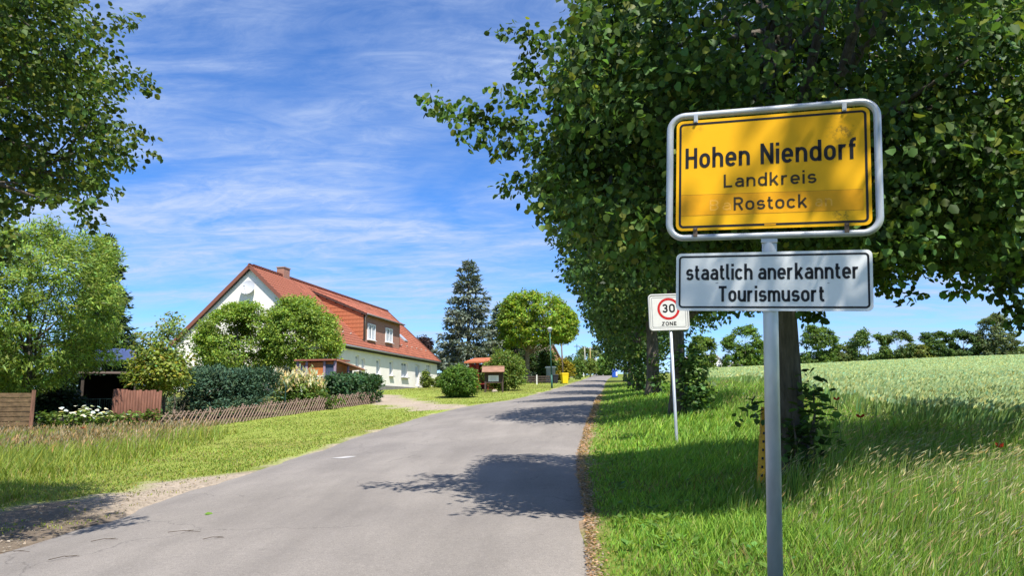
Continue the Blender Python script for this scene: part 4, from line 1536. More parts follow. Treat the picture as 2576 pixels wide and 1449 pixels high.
# ridge caps
rdg = hp(0, HW / 2, hc[2] + HR + .06)
cap_me = None
for k in range(int(HL / .4)):
    if cap_me is None:
        mb = MB()
        V = []
        for yy, r_ in ((0, .15), (.42, .125)):
            V += [(r_ * cos(a_), yy, r_ * sin(a_) * .8 - .04) for a_ in np.linspace(-.2, pi + .2, 8)]
        mb.add(V, [(i, i + 1, 9 + i, 8 + i) for i in range(7)])
        cap_me = bpy.data.meshes.new('ridge_tile')
        cap_me.from_pydata(mb.v, [], mb.f)
        cap_me.materials.append(mat('ridge_tile', (.19, .055, .035), .8, .3, 2))
    ob = bpy.data.objects.new('ridge_tile', cap_me)
    link(ob, rf)
    p = rdg + ha * k * .4 - hl
    ob.location = p.tolist()
    ob.rotation_euler = (0, 0, -HY)
# chimney
ct = px(719, 686, 58)
cs = (hp(0, HW / 2, 0) - A([0, 0, 0]))
s_c = [s_ for s_ in np.linspace(2, 14, 200) if abs(proj(hp(s_, HW / 2, hc[2] + HR))[0] - 719) < 4]
s_c = s_c[0] if s_c else 7.
chm = MB().box(hp(s_c, HW / 2 + .1, hc[2] + HR + .12), (.95, .62, 1.1), [ha, hb_, hz_])
BRICK = bpy.data.materials.new('brick_wall')
BRICK.use_nodes = True
bt_ = BRICK.node_tree
bb = bt_.nodes['Principled BSDF']
bb.inputs['Roughness'].default_value = .9
tcn = N(bt_, 'ShaderNodeTexCoord')
mpn = N(bt_, 'ShaderNodeMapping')
mpn.inputs['Rotation'].default_value = (radians(90), 0, radians(90) - HY)
br = N(bt_, 'ShaderNodeTexBrick', i={'Color1': (.36, .14, .085, 1), 'Color2': (.28, .10, .065, 1), 'Mortar': (.34, .27, .22, 1), 'Scale': 1., 'Mortar Size': .012, 'Brick Width': .26, 'Row Height': .09})
rotv = N(bt_, 'ShaderNodeVectorRotate', rotation_type='Z_AXIS', i={'Angle': HY})
bt_.links.new(tcn.outputs['Object'], rotv.inputs['Vector'])
sp = N(bt_, 'ShaderNodeSeparateXYZ')
cb = N(bt_, 'ShaderNodeCombineXYZ')
bt_.links.new(rotv.outputs[0], sp.inputs[0])
bt_.links.new(sp.outputs['Y'], cb.inputs['X']); bt_.links.new(sp.outputs['Z'], cb.inputs['Y'])
bt_.links.new(cb.outputs[0], br.inputs['Vector'])
bt_.links.new(br.outputs['Color'], bb.inputs['Base Color'])
ch_o = chm.build('chimney', BRICK, rf)
MB().box(hp(s_c, HW / 2 + .1, hc[2] + HR + .71), (1.05, .72, .09), [ha, hb_, hz_]).build('chimney_cap', mat('cap_slab', (.30, .22, .19), .9, .2, 5), ch_o)

# dormer body
do_ = MB()
fw_ = .34
do_.prism([hp(ds0 + .12, .3, dzb - .35), hp(ds1 - .12, .3, dzb - .35), hp(ds1 - .12, .3, dzt), hp(ds0 + .12, .3, dzt)], hb_ * .25)
dorm = do_.build('dormer', BRICK, house)
for s_, off in ((ds0, 1), (ds1, -1)):
    ck = MB().prism([hp(s_, .3, dzb - .5), hp(s_, .3, dzt - .02), hp(s_, dw_top - .15, drise - .12), hp(s_, roof_w(dzb), dzb - .3)], ha * (.1 * off))
    ck.build('cheek', DARKW, dorm)
# tiles hung on the near cheek, in their own rows
zc_, rowi = dzb - .30, 0
chk = []
while zc_ < drise - .2:
    wa = .36
    wmax = roof_w(zc_ + .1) if zc_ < drise else 0
    lim = .3 + max(0., (drise - .05 - zc_) / max(.01, 1)) * 99
    wlo = .36 if zc_ < dzt - .28 else .36 + (zc_ + .30 - dzt) / slope_d
    # cheek lies between the main roof line (upper end) and the dormer eave line
    wcol = wlo
    while wcol < roof_w(zc_ + .2) + .0:
        chk.append(hp(ds0 - .05, wcol + tw / 2, zc_))
        wcol += tw
    zc_ += tl_ * .92; rowi += 1
for p in chk:
    ob = bpy.data.objects.new('cheek_tile', tile_cheek)
    R3 = np.stack([-hb_, hz_, -ha], 1)
    m4_ = Matrix.Identity(4)
    for r_ in range(3):
        for c_ in range(3):
            m4_[r_][c_] = R3[r_, c_]
        m4_[r_][3] = (p - hl)[r_]
    link(ob, dorm)
    ob.matrix_local = m4_
tri = hp(ds0 - .04, .3, dzt)
MB().box((hp(ds0 - .2, .02, dzt - .32 * slope_d) + hp(ds0 - .2, dw_top, drise)) / 2 - dax * .0 - n2 * .07, (np.linalg.norm(hp(0, .02, dzt - .32 * slope_d) - hp(0, dw_top, drise)), .06, .16), [dax, ha, n2]).build('verge_board', mat('verge_dark', (.07, .035, .03), .8), dorm)
MB().prism([hp(ds0 - .2, 0., dzt - .34 * slope_d - .03), hp(ds1 + .2, 0., dzt - .34 * slope_d - .03), hp(ds1 + .2, dw_top, drise - .03), hp(ds0 - .2, dw_top, drise - .03)], -hz_ * .1).build('dormer_roof', DARKW, dorm)
dg = hp(0, -.06, dzt - .38 * slope_d)
MB().tube([dg + ha * (ds0 - .25), dg + ha * (ds1 + .25)], .065, 8).build('gutter', MATS['zinc'], dorm, True)
MB().tube([dg + ha * (ds0 - .1), dg + ha * (ds0 - .1) + hb_ * .25 - hz_ * .25, hp(ds0 + .05, .22, dzb)], .04, 6).build('downpipe', MATS['zinc'], dorm, True)
for (u0, u1, v0, v1) in ((924, 943, 813, 856), (969, 986, 824, 862)):
    s0, zt_ = fac(u0, v0, .3); s1_, _ = fac(u1, v0, .3); _, zb_ = fac((u0 + u1) / 2, v1, .3)
    w_, h_ = s1_ - s0, zt_ - zb_
    wn = MB()
    for cx_, sx, sz in ((s0 + .05, .10, h_), (s1_ - .05, .10, h_), (s0 + w_ / 2, .11, h_ - .16)):
        wn.box(hp(cx_, .27, zb_ + h_ / 2), (sx, .1, sz), [ha, hb_, hz_])
    for zz in (zb_ + .05, zt_ - .05):
        wn.box(hp(s0 + w_ / 2, .27, zz), (w_ - .2, .098, .1), [ha, hb_, hz_])
    wo_ = wn.build('window', FRAME, dorm)
    MB().box(hp(s0 + w_ / 2, .285, zb_ + h_ / 2), (w_ - .1, .01, h_ - .1), [ha, hb_, hz_]).build('pane', GLASS, wo_)
    for f_ in (.22, .78):
        MB().box(hp(s0 + w_ * f_, .278, zb_ + h_ * .5), (w_ * .25, .004, h_ * .8), [ha, hb_, hz_]).build('curtain', CURT, wo_)
    MB().box(hp(s0 + w_ / 2, .2, zb_ - .03), (w_ + .1, .2, .05), [ha, hb_, hz_]).build('sill', FRAME, wo_)
# skylight beyond the dormer, snow guards along the eave
q = hitp(1012, 850, rp0 + sn * .1, sn)
sk = MB().box(q, (.95, 1.1, .12), [ha, sdir, sn]).build('skylight', mat('skylight_frame', (.30, .31, .32), .5), rf)
MB().box(q + sn * .07, (.72, .86, .02), [ha, sdir, sn]).build('pane', mat('skylight_glass', (.45, .50, .55), .1, spec=.9), sk)
for k in range(18):
    s_ = .9 + k * 1.5
    if ds0 - .2 < s_ < ds1 + .1:
        continue
    MB().box(hp(s_, roof_w(hc[2] + .75), hc[2] + .75) + sn * .1, (.16, .05, .1), [ha, sdir, sn]).build('snow_guard', mat('guard', (.62, .56, .50), .6), rf)

# satellite dish on the gable
dcen = hitp(622, 722, hp(-.12, 0, 0), ha)
dish = thing('satellite_dish', dcen + ha * .6, 'round white satellite dish mounted high on the house gable', 'satellite dish')
dn = nrm(-ha * .92 + hz_ * .36 + fn * .12)
de1 = nrm(np.cross(hz_, dn)); de2 = np.cross(dn, de1)
mb = MB()
V, Fs = [dcen - dn * .16], []
for r_ in (.2, .4, .55):
    V += [dcen + de1 * r_ * cos(a_) + de2 * r_ * 1.05 * sin(a_) + dn * (.16 * (r_ / .55) ** 2 - .16) for a_ in np.linspace(0, 2 * pi, 28, endpoint=False)]
Fs = [(0, 1 + i, 1 + (i + 1) % 28) for i in range(28)]
for j in range(2):
    Fs += [(1 + j * 28 + i, 1 + (j + 1) * 28 + i, 1 + (j + 1) * 28 + (i + 1) % 28, 1 + j * 28 + (i + 1) % 28) for i in range(28)]
DISH = mat('dish_white', (.46, .47, .50), .5, .05, 3)
mb.add(V, Fs).build('reflector', DISH, dish, True)
lnb = dcen + dn * .55 - de2 * .22
MB().tube([dcen - de2 * .55, lnb - de2 * .06], .018, 6).build('arm', STEEL, dish)
MB().tube([lnb - dn * .05, lnb + dn * .09], .04, 8).build('receiver', DISH, dish)
MB().tube([dcen - dn * .17, dcen - dn * .25, dcen + ha * .72 - hz_ * .1], .03, 8).build('bracket', STEEL, dish)

# ================================================================== GARDEN ON THE LEFT
HZ = A([0, 0, 1.])


def ground_at(u, d):
    """ground point straight below picture column u at depth d"""
    p = px(u, 1000, d)
    x_ = (u - CXP) / FPX * d
    for _ in range(3):
        q = gp(x_, d)
        x_ += (u - proj(q)[0]) / FPX * d
    return gp(x_, d)


def clumps(u0, u1, v0, v1, d, depth, n, seed, lump=.2, shell=.55, poly=None, floor=0., lobes=0):
    """foliage clusters filling the place that a plant takes up"""
    a, b = px(u0, (v0 + v1) / 2, d), px(u1, (v0 + v1) / 2, d)
    t_, bo = px((u0 + u1) / 2, v0, d), px((u0 + u1) / 2, v1, d)
    c = (t_ + bo) / 2
    r_ = A([(b[0] - a[0]) / 2, depth / 2, (t_[2] - bo[2]) / 2])
    C = lobed_points(n, c, r_, lobes, .42, seed) if lobes else ell_points(n, c, r_, shell, lump, seed)
    if poly is not None:
        C = C[inpoly(proj(C), poly)]
    g_ = gz(C[:, 0], C[:, 1])
    return C[C[:, 2] > g_ + floor], c


# ---- lattice fence of crossed slats
fence = thing('lattice_fence', FB, 'low brown crossed-slat fence running along the lawn to the house', 'fence')
SLAT = mat('fence_slat', (.26, .18, .14), .9, .35, 9, .3, 60)
fpts = [FA, FB, FC_]
segL = [np.linalg.norm((fpts[i + 1] - fpts[i])[:2]) for i in range(2)]
tot = sum(segL)


def fence_at(t):
    t = np.clip(t, 0, tot)
    i = 0 if t < segL[0] else 1
    k = (t - (segL[0] if i else 0)) / segL[i]
    p = fpts[i] * (1 - k) + fpts[i + 1] * k
    p = gp(p[0], p[1])
    d = (fpts[i + 1] - fpts[i]); d[2] = 0
    return p, nrm(d)


sl_me = bpy.data.meshes.new('slat')
_v, _f = [], []
prof = [(-.024, 0), (.024, 0), (.018, .018), (0, .026), (-.018, .018)]
for z_ in (0, .93):
    _v += [(a_, b_, z_) for a_, b_ in prof]
_f = [(i, (i + 1) % 5, 5 + (i + 1) % 5, 5 + i) for i in range(5)] + [(4, 3, 2, 1, 0), (5, 6, 7, 8, 9)]
sl_me.from_pydata(_v, [], _f)
sl_me.materials.append(SLAT)
nsl = 96
fl = root_loc(fence)
for k in range(nsl):
    t = k * tot / nsl
    for sgn in (1, -1):
        p, d = fence_at(t + (0.03 if sgn > 0 else 0))
        an = radians(38 + rng.normal(0, 2.0)) * sgn
        zax = nrm(HZ * cos(an) + d * sin(an))
        nrm_ = nrm(np.cross(d, HZ))                # towards the road
        xax = np.cross(nrm_, zax)
        o_ = p - d * .29 * sgn + nrm_ * (.012 if sgn > 0 else -.032) - HZ * (.02 + .04 * rng.random())
        ob = bpy.data.objects.new('slat', sl_me)
        R3 = np.stack([xax, nrm_, zax], 1)
        m4_ = Matrix.Identity(4)
        for r_ in range(3):
            for c_ in range(3):
                m4_[r_][c_] = R3[r_, c_] * (rng.uniform(.92, 1.04) if c_ == 2 else 1)
            m4_[r_][3] = (o_ - fl)[r_]
        link(ob, fence)
        ob.matrix_local = m4_
for hgt_ in (.22, .56):
    pts_ = []
    for k in range(40):
        p, d = fence_at(tot * k / 39)
        pts_.append(p + np.cross(d, HZ) * -.05 + HZ * hgt_)
    MB().tube(pts_, .026, 6).build('rail', SLAT, fence)
for k in range(11):
    p, d = fence_at(tot * k / 10)
    MB().tube([p - np.cross(d, HZ) * .11 - HZ * .3, p - np.cross(d, HZ) * .11 + HZ * .78], .045, 8).build('post', SLAT, fence)

# ---- palisade of round poles
pal_t = thing('palisade', px(347, 1056, 27.6) * [1, 1, 0] + [0, 0, float(gz(*px(347, 1056, 27.6)[:2]))], 'reddish brown screen of upright round poles beside the lattice fence', 'screen')
POLE = mat('palisade_pole', (.17, .075, .05), .8, .35, 4, .4, 30, stretch=(4, 4, .4))
NP = 17
for k in range(NP):
    f_ = k / (NP - 1.)
    u = 289 + (404 - 289) * f_
    top = px(u, 980 + 4 * f_ + rng.normal(0, 1.2), 27.4 + 1.2 * f_)
    b = A([top[0], top[1], float(gz(top[0], top[1])) - .1])
    MB().tube([b, (b + top) / 2, top - HZ * .01, top], [.058, .057, .056, .045], 9).build('pole', POLE, pal_t, True)
MB().tube([px(287, 1035, 27.5), px(406, 1036, 28.7)], .03, 6).build('rail', POLE, pal_t)

# ---- plank fence on the far left
pf = thing('plank_fence', ground_at(20, 24.5), 'dark panel of horizontal planks below the light green willow', 'fence')
PLANK = mat('plank', (.13, .085, .045), .9, .4, 5, .3, 30, stretch=(.6, 2, 2))
pa, pb = px(-60, 1000, 24.0), px(80, 1000, 24.6)
dv_ = nrm((pb - pa) * [1, 1, 0])
for k in range(10):
    zz = float(gz(pb[0], pb[1])) + .07 + k * .155
    c = (pa + pb) / 2; c[2] = zz
    MB().box(c + np.cross(dv_, HZ) * rng.normal(0, .004), (np.linalg.norm((pb - pa)[:2]), .03, .135), [dv_, np.cross(HZ, dv_), HZ]).build('plank', PLANK, pf)
for p in (pa, pb):
    zb_ = float(gz(p[0], p[1]))
    MB().box(A([p[0], p[1], zb_ + .8]) + dv_ * .05, (.11, .1, 1.66), [dv_, np.cross(HZ, dv_), HZ]).build('post', WOODB, pf)

# ---- open black shed with blue panels on its roof
sd0, sd1 = px(200, 1037, 33.5), px(338, 1037, 34.5)
zg = float(gz((sd0[0] + sd1[0]) / 2, 34)) - .05
zt_ = px(270, 938, 34)[2]
ax1 = nrm((sd1 - sd0) * [1, 1, 0]); ax2 = np.cross(HZ, ax1)
Lw = np.linalg.norm((sd1 - sd0)[:2])
cs_ = (sd0 + sd1) / 2; cs_[2] = zg
shed = thing('carport', cs_, 'dark open shed behind a wire fence with blue roof panels', 'shed')
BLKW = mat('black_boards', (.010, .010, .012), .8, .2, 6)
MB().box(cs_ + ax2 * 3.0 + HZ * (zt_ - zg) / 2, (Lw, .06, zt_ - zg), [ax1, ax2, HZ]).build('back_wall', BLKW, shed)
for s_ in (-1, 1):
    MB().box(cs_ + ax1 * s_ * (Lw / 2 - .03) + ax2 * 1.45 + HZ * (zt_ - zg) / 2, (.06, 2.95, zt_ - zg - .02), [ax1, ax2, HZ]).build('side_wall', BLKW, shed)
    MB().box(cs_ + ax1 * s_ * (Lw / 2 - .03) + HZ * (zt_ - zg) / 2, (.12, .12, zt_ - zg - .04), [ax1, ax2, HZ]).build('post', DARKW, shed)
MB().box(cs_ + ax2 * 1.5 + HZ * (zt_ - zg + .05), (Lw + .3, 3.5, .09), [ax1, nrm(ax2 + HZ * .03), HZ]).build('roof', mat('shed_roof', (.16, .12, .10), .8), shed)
PV = mat('blue_panel', (.05, .07, .16), .25, .15, 3, spec=.6)
for k in range(3):
    c = px(262 + 42 * k, 893, 36.5)
    MB().box(c, (.80, 1.3, .05), [ax1, nrm(ax2 * .85 + HZ * .5), nrm(HZ * .85 - ax2 * .5)]).build('roof_panel', PV, shed)
for k in range(2):
    c = px(255 + 80 * k, 905, 36.3)
    MB().box(A([c[0], c[1], (c[2] + zt_) / 2]), (.06, .06, abs(c[2] - zt_) + .1), [ax1, ax2, HZ]).build('panel_stand', STEEL, shed)

# ---- dark green bar fence in front of the shed
wf = thing('wire_fence', px(240, 1050, 31) * [1, 1, 0] + [0, 0, float(gz(*px(240, 1050, 31)[:2]))], 'thin dark green bar fence in front of the dark shed', 'fence')
GRN = mat('green_metal', (.02, .05, .04), .5)
w0, w1 = px(170, 1000, 30.6), px(292, 1000, 31.4)
for k in range(22):
    p = w0 + (w1 - w0) * k / 21.
    zb_ = float(gz(p[0], p[1]))
    MB().tube([A([p[0], p[1], zb_ - .05]), A([p[0], p[1], zb_ + 1.18])], .008 if k % 7 else .022, 5).build('bar', GRN, wf)
for h_ in (.1, .6, 1.15):
    MB().tube([A([p[0], p[1], float(gz(p[0], p[1])) + h_]) for p in (w0, w1)], .014, 5).build('rail', GRN, wf)

# ---- trees and shrubs of the garden
WIL = (.21, .30, .06)


def wtree(name, u0, u1, v0, v1, d, depth, m, label, col, per, size, rad, base_u, clear, tr, **kw):
    poly = kw.pop('poly', None); lump = kw.pop('lump', .22); shell = kw.pop('shell', .55); fl_ = kw.pop('floor', .4); lo_ = kw.pop('lobes', 0)
    C, c = clumps(u0, u1, v0, v1, d, depth, m, int(u0 + d), lump, shell, poly, fl_, lo_)
    b = ground_at(base_u, d)
    top_z = px(base_u, v0, d)[2]
    return broad_tree(name, b, top_z - b[2], label, C, c, rad, per, size, col, tr, clear, **kw)


WPOLY = [(-200, 590), (60, 575), (140, 545), (155, 560), (135, 600), (200, 580), (255, 562), (270, 600), (290, 640), (285, 700), (305, 760), (290, 850), (330, 900), (300, 955), (230, 960), (195, 1000), (140, 985), (90, 1000), (0, 1010), (-200, 1010)]
wtree('willow_tree', -170, 305, 545, 1015, 26.5, 6.0, 1500, 'big light green willow above the plank fence', WIL, 40, .19, .42, 60, 1.6, .16, limbs=16, poly=WPOLY, droop=.1, up=.4, cvar=.22, yellow=(.22, .25, .05), yfrac=.12, tpl=NEED4, lobes=60)
# dark spruce behind it


def conifer(name, base, height, radius, label, col, tiers=26, per=9, size=.26, droop=.28, group=None, tip=.10, bare=.05, sparse=1.0, spray=16, power=.9):
    t = thing(name, base, label, 'tree', group)
    base = A(base)
    MB().tube([base - HZ * .2, base + HZ * height * .5, base + HZ * height], [.018 * height, .011 * height, .01], 8).build('trunk', BARK, t, True)
    P, T_, Nn, col_i = [], [], [], []
    br = MB()
    k = 0
    for i in range(tiers):
        f_ = bare + (1 - bare) * (i + rng.uniform(-.3, .3)) / tiers
        f_ = min(max(f_, bare), .985)
        L = radius * (1 - f_) ** power * rng.uniform(.86, 1.1) + .12
        nb = max(4, int(per * (1 - .45 * f_)))
        for j in range(nb):
            if rng.random() > sparse:
                continue
            a_ = 2 * pi * (j + rng.random() * .7) / nb + i * .7
            Lb = L * rng.uniform(.72, 1.15)
            dr_v = A([cos(a_), sin(a_), 0])
            side = A([-sin(a_), cos(a_), 0])
            p0 = base + HZ * height * f_
            m = max(4, int(spray * Lb / radius) + 4)
            ts = rng.uniform(.12, 1, m) ** .8
            bend = -droop * Lb * ts + droop * .75 * Lb * ts ** 2.2
            wl = .32 * Lb * (1 - ts * .75) * rng.uniform(-1, 1, m)
            pts = p0 + dr_v * (Lb * ts)[:, None] + HZ * bend[:, None] + side * wl[:, None] + rng.normal(0, .03, (m, 3))
            P.append(pts)
            T_.append(dr_v * .8 + side * (np.sign(wl) * .55)[:, None] + HZ * rng.normal(-.15, .2, m)[:, None])
            Nn.append(HZ + rng.normal(0, .45, (m, 3)))
            if k % 3 == 0:
                br.tube([p0, p0 + dr_v * Lb * .5 - HZ * droop * Lb * .36, p0 + dr_v * Lb * .95 - HZ * droop * Lb * .28], [.012 * Lb + .008, .008 * Lb + .005, .004], 4)
            k += 1
    P, T_, Nn = np.concatenate(P), np.concatenate(T_), np.concatenate(Nn)
    rep = 5
    ci = np.repeat(np.arange(len(P)), rep)
    P2 = P[ci] + rng.normal(0, size * .30, (len(ci), 3)) * [1, 1, .55]
    V, Fs, tt = leaves(P2, size * rng.uniform(.7, 1.3, len(ci)), Nn[ci] + rng.normal(0, .5, (len(ci), 3)), T_[ci] + rng.normal(0, .35, (len(ci), 3)), pal(len(ci), col, .3, .08), (A([[0, 0, 0], [-.2, .45, 0], [0, 1, -.05], [.2, .45, 0]]), [A([[0, 3, 2, 1]])]))
    np_mesh('crown', V, Fs, NEEDLE, t, tt)
    tag(br.build('limbs', BARK, t), kind='stuff')
    return t


b = ground_at(235, 40)
conifer('spruce_tree', b, px(240, 590, 40)[2] - b[2], 2.9, 'dark green spruce behind the light green willow', (.045, .08, .04), 30, 11, .34, .25, spray=22)
YB = [(300, 960), (335, 905), (355, 820), (385, 850), (420, 790), (465, 762), (482, 790), (470, 830), (450, 900), (470, 990), (330, 990)]
wtree('birch_tree', 330, 482, 765, 985, 30.5, 2.6, 210, 'slender young birch left of the house gable', (.19, .26, .07), 26, .13, .42, 410, .8, .06, limbs=8, poly=YB, twigs=40, lump=.3, yellow=(.28, .20, .05), yfrac=.08)
C, c = clumps(335, 480, 880, 985, 30, 2.2, 120, 77, floor=.1)
bush('shrub', ground_at(400, 30), C, 'yellowish green shrub behind the pole screen', .4, 30, .15, (.22, .27, .05), 'shrub', yellow=(.36, .28, .06), yfrac=.12)
# the two round trees before the gable
BPOLY = [(492, 900), (495, 850), (520, 810), (560, 775), (600, 762), (650, 768), (690, 765), (730, 748), (775, 752), (810, 765), (838, 800), (848, 850), (856, 880), (840, 915), (760, 960), (500, 960)]
wtree('willow_tree', 488, 700, 758, 965, 49.2, 4.4, 620, 'round bushy willow covering the house gable', (.20, .30, .05), 60, .15, .56, 595, 1.2, .16, limbs=12, poly=BPOLY, tpl=LEAF4, droop=.35, cvar=.15, up=.6, yellow=(.30, .36, .06), yfrac=.15, lobes=34)
wtree('willow_tree', 650, 858, 746, 965, 49.6, 4.4, 640, 'round bushy willow behind the wooden garden shed', (.20, .30, .05), 60, .15, .56, 755, 1.2, .16, limbs=12, poly=BPOLY, tpl=LEAF4, droop=.35, cvar=.15, up=.6, yellow=(.30, .36, .06), yfrac=.15, lobes=34)


def hedge(name, path, width, height, m, label, col, rad, per, size, rough=.12, needle=False):
    """path: ground points"""
    pts = [A(p) for p in path]
    seg = [np.linalg.norm((pts[i + 1] - pts[i])[:2]) for i in range(len(pts) - 1)]
    t = rng.random(m) * sum(seg)
    C = np.empty((m, 3))
    for k in range(m):
        q, i = t[k], 0
        while i < len(seg) - 1 and q > seg[i]:
            q -= seg[i]; i += 1
        d = nrm((pts[i + 1] - pts[i]) * [1, 1, 0])
        p = pts[i] + (pts[i + 1] - pts[i]) * q / seg[i]
        a_ = rng.uniform(-.15 * pi, 1.15 * pi)
        rr_ = rng.uniform(.75, 1) if rng.random() < .75 else rng.random()
        se_ = lambda c_: math.copysign(abs(c_) ** .5, c_)
        h_ = height * (1 + rough * (2 * float(fbm(t[k], 3., .9, 5)) - 1))
        C[k] = p + np.cross(d, HZ) * se_(cos(a_)) * rr_ * width / 2
        C[k, 2] = float(gz(C[k, 0], C[k, 1])) + h_ * .5 + se_(sin(a_)) * rr_ * h_ * .5
    C = C[C[:, 2] > gz(C[:, 0], C[:, 1]) + .08]
    return bush(name, pts[0] if len(pts) < 3 else pts[1], C, label, rad, per, size, col, 'hedge', tpl=NEED4 if needle else LEAF4, material=NEEDLE if needle else None, flat=1.0, droop=-.5, stems=14, up=.3, cvar=.2)


h0, h1 = ground_at(445, 34.0), ground_at(672, 37.5)
hedge('hedge', [h0, h1], 1.8, 2.15, 420, 'dark bluish conifer hedge behind the lattice fence', (.060, .115, .065), .36, 60, .20, needle=True)
h0, h1 = ground_at(838, 43.0), ground_at(932, 47.0)
hedge('hedge', [h0, h1], 1.5, 1.55, 260, 'clipped dark hedge at the house end of the fence', (.055, .115, .048), .32, 44, .17, .06)
C, c = clumps(698, 812, 950, 1020, 41, 2.2, 130, 13)
fs_ = bush('flowering_shrub', ground_at(765, 41), C, 'cream flowering shrub between the two dark hedges', .36, 34, .15, (.15, .23, .045), 'shrub', yellow=(.20, .20, .06), yfrac=.15)
C2 = C[(C[:, 2] > np.median(C[:, 2]) - .1)]
P_ = C2[rng.integers(0, len(C2), 420)] + rng.normal(0, .22, (420, 3)) + A([0, -.15, .22])
V, Fs, T = heads(P_, HZ + rng.normal(0, .35, (420, 3)), .22 + .2 * rng.random(420), .055, pal(420, (.66, .60, .38), .1))
np_mesh('blossom', V, Fs, BLADE, fs_, T)
C, c = clumps(690, 850, 985, 1035, 40.5, 1.4, 90, 19)
bush('shrub', ground_at(780, 40.2), C, 'low green undergrowth under the cream flowering shrub', .32, 34, .14, (.10, .16, .03), 'shrub')
# slim dark post standing in the shrub
ps = ground_at(716, 38.6)
sp_ = thing('garden_post', ps, 'thin dark green post standing before the cream shrub', 'post')
MB().tube([ps - HZ * .1, ps + HZ * 1.3], .035, 8).build('shaft', GRN, sp_)
MB().tube([ps + HZ * 1.3, ps + HZ * 1.36], [.05, .03], 8).build('cap', GRN, sp_)

# ---- garden shed: orange boards, lilac posts, white lattice
gs0, gs1, gs2 = px(748, 950, 44.5), px(842, 950, 44.3), px(905, 950, 48.)
zg = float(gz(gs0[0], gs0[1])) - .1
zr = px(790, 909, 44.4)[2]
zr2 = px(903, 932, 48.)[2]
for p in (gs0, gs1, gs2):
    p[2] = zg
gsh = thing('garden_shed', gs0, 'small orange wooden garden shed with white lattice beside the round willow', 'shed')
ORW = mat('orange_boards', (.50, .17, .045), .7, .3, 8, .3, 25, stretch=(7, 7, .3))
LIL = mat('lilac_paint', (.30, .22, .28), .7, .12, 5)
DGL = mat('dark_glass', (.06, .08, .13), .15, .3, 2, spec=.8)
x1 = nrm(gs1 - gs0); y1 = np.cross(HZ, x1); Wf = np.linalg.norm(gs1 - gs0)
H_ = zr - zg
MB().box(gs0 + x1 * Wf * .5 + y1 * 1.3 + HZ * H_ / 2, (Wf - .1, 2.5, H_ - .1), [x1, y1, HZ]).build('body', ORW, gsh)
for k in range(12):
    MB().box(gs0 + x1 * (Wf * (.27 + .036 * k)) + HZ * H_ / 2, (Wf * .032, .04, H_ - .16), [x1, y1, HZ]).build('board', ORW, gsh)
for f_ in (.0, .245, .72, 1.0):
    MB().box(gs0 + x1 * Wf * f_ - y1 * .01 + HZ * H_ / 2, (.13, .12, H_), [x1, y1, HZ]).build('post', LIL, gsh)
MB().box(gs0 + x1 * Wf * .125 - y1 * .0 + HZ * H_ * .6, (Wf * .2, .03, H_ * .6), [x1, y1, HZ]).build('window', DGL, gsh)
MB().box(gs0 + x1 * Wf * .86 + HZ * H_ * .72, (Wf * .24, .03, H_ * .40), [x1, y1, HZ]).build('window', DGL, gsh)
MB().box(gs0 + x1 * Wf * .6 - y1 * .05 + HZ * H_ * .66, (Wf * .24, .05, .06), [x1, y1, HZ]).build('door_bar', WHITE, gsh)
MB().prism([gs0 - x1 * .15 - y1 * .25 + HZ * (H_ + .02), gs1 + x1 * .1 - y1 * .25 + HZ * (H_ + .02), gs1 + x1 * .1 + y1 * 2.6 + HZ * (H_ + .1), gs0 - x1 * .15 + y1 * 2.6 + HZ * (H_ + .1)], HZ * .09).build('roof', mat('shed_edge', (.28, .10, .07), .8), gsh)
# side porch with lattice
x2 = nrm((gs2 - gs1)); y2 = np.cross(HZ, x2); Wp = np.linalg.norm(gs2 - gs1)
H2 = zr2 - zg
MB().prism([gs1 + HZ * (H_ + .0) - y2 * .2, gs2 + HZ * (H2 + .02) - y2 * .2 + x2 * .3, gs2 + HZ * (H2 + .02) + y2 * 2.0 + x2 * .3, gs1 + HZ * (H_ + .0) + y2 * 2.0], HZ * .08).build('porch_roof', mat('porch_roof', (.42, .20, .12), .8), gsh)
for f_ in (.5, 1.0):
    p = gs1 + (gs2 - gs1) * f_
    hh = H_ + (H2 - H_) * f_
    MB().box(p + HZ * hh / 2, (.11, .11, hh - .03), [x2, y2, HZ]).build('post', LIL, gsh)
MB().box(gs1 + (gs2 - gs1) * .5 + y2 * .5 + HZ * H2 * .55, (Wp - .2, .04, H2 * .9), [x2, y2, HZ]).build('porch_glass', DGL, gsh)


def lattice(o, ex, w_, z0, z1, par, n=6):
    h_ = z1 - z0
    for k in range(-n, n + 1):
        for sg in (1, -1):
            pts_ = []
            for j in range(9):
                yy = j / 8.
                xx = k / n + sg * yy * h_ / w_ + (0 if sg > 0 else h_ / w_ * .5)
                if 0 <= xx <= 1:
                    pts_.append(o + ex * w_ * xx + HZ * (z0 + yy * h_))
            if len(pts_) > 1:
                MB().tube([pts_[0], pts_[-1]], .022, 4).build('lattice_strip', WHITE, par)


lattice(gs0 + x1 * Wf * .74 - y1 * .08, x1, Wf * .24, H_ * .30, H_ * .56, gsh, 4)
lattice(gs1 + x2 * .1 - y2 * .08, x2, Wp * .44, H_ * .28, H_ * .54, gsh, 5)
lattice(gs1 + x2 * (Wp * .52) - y2 * .08, x2, Wp * .44, H_ * .28, H_ * .54, gsh, 5)

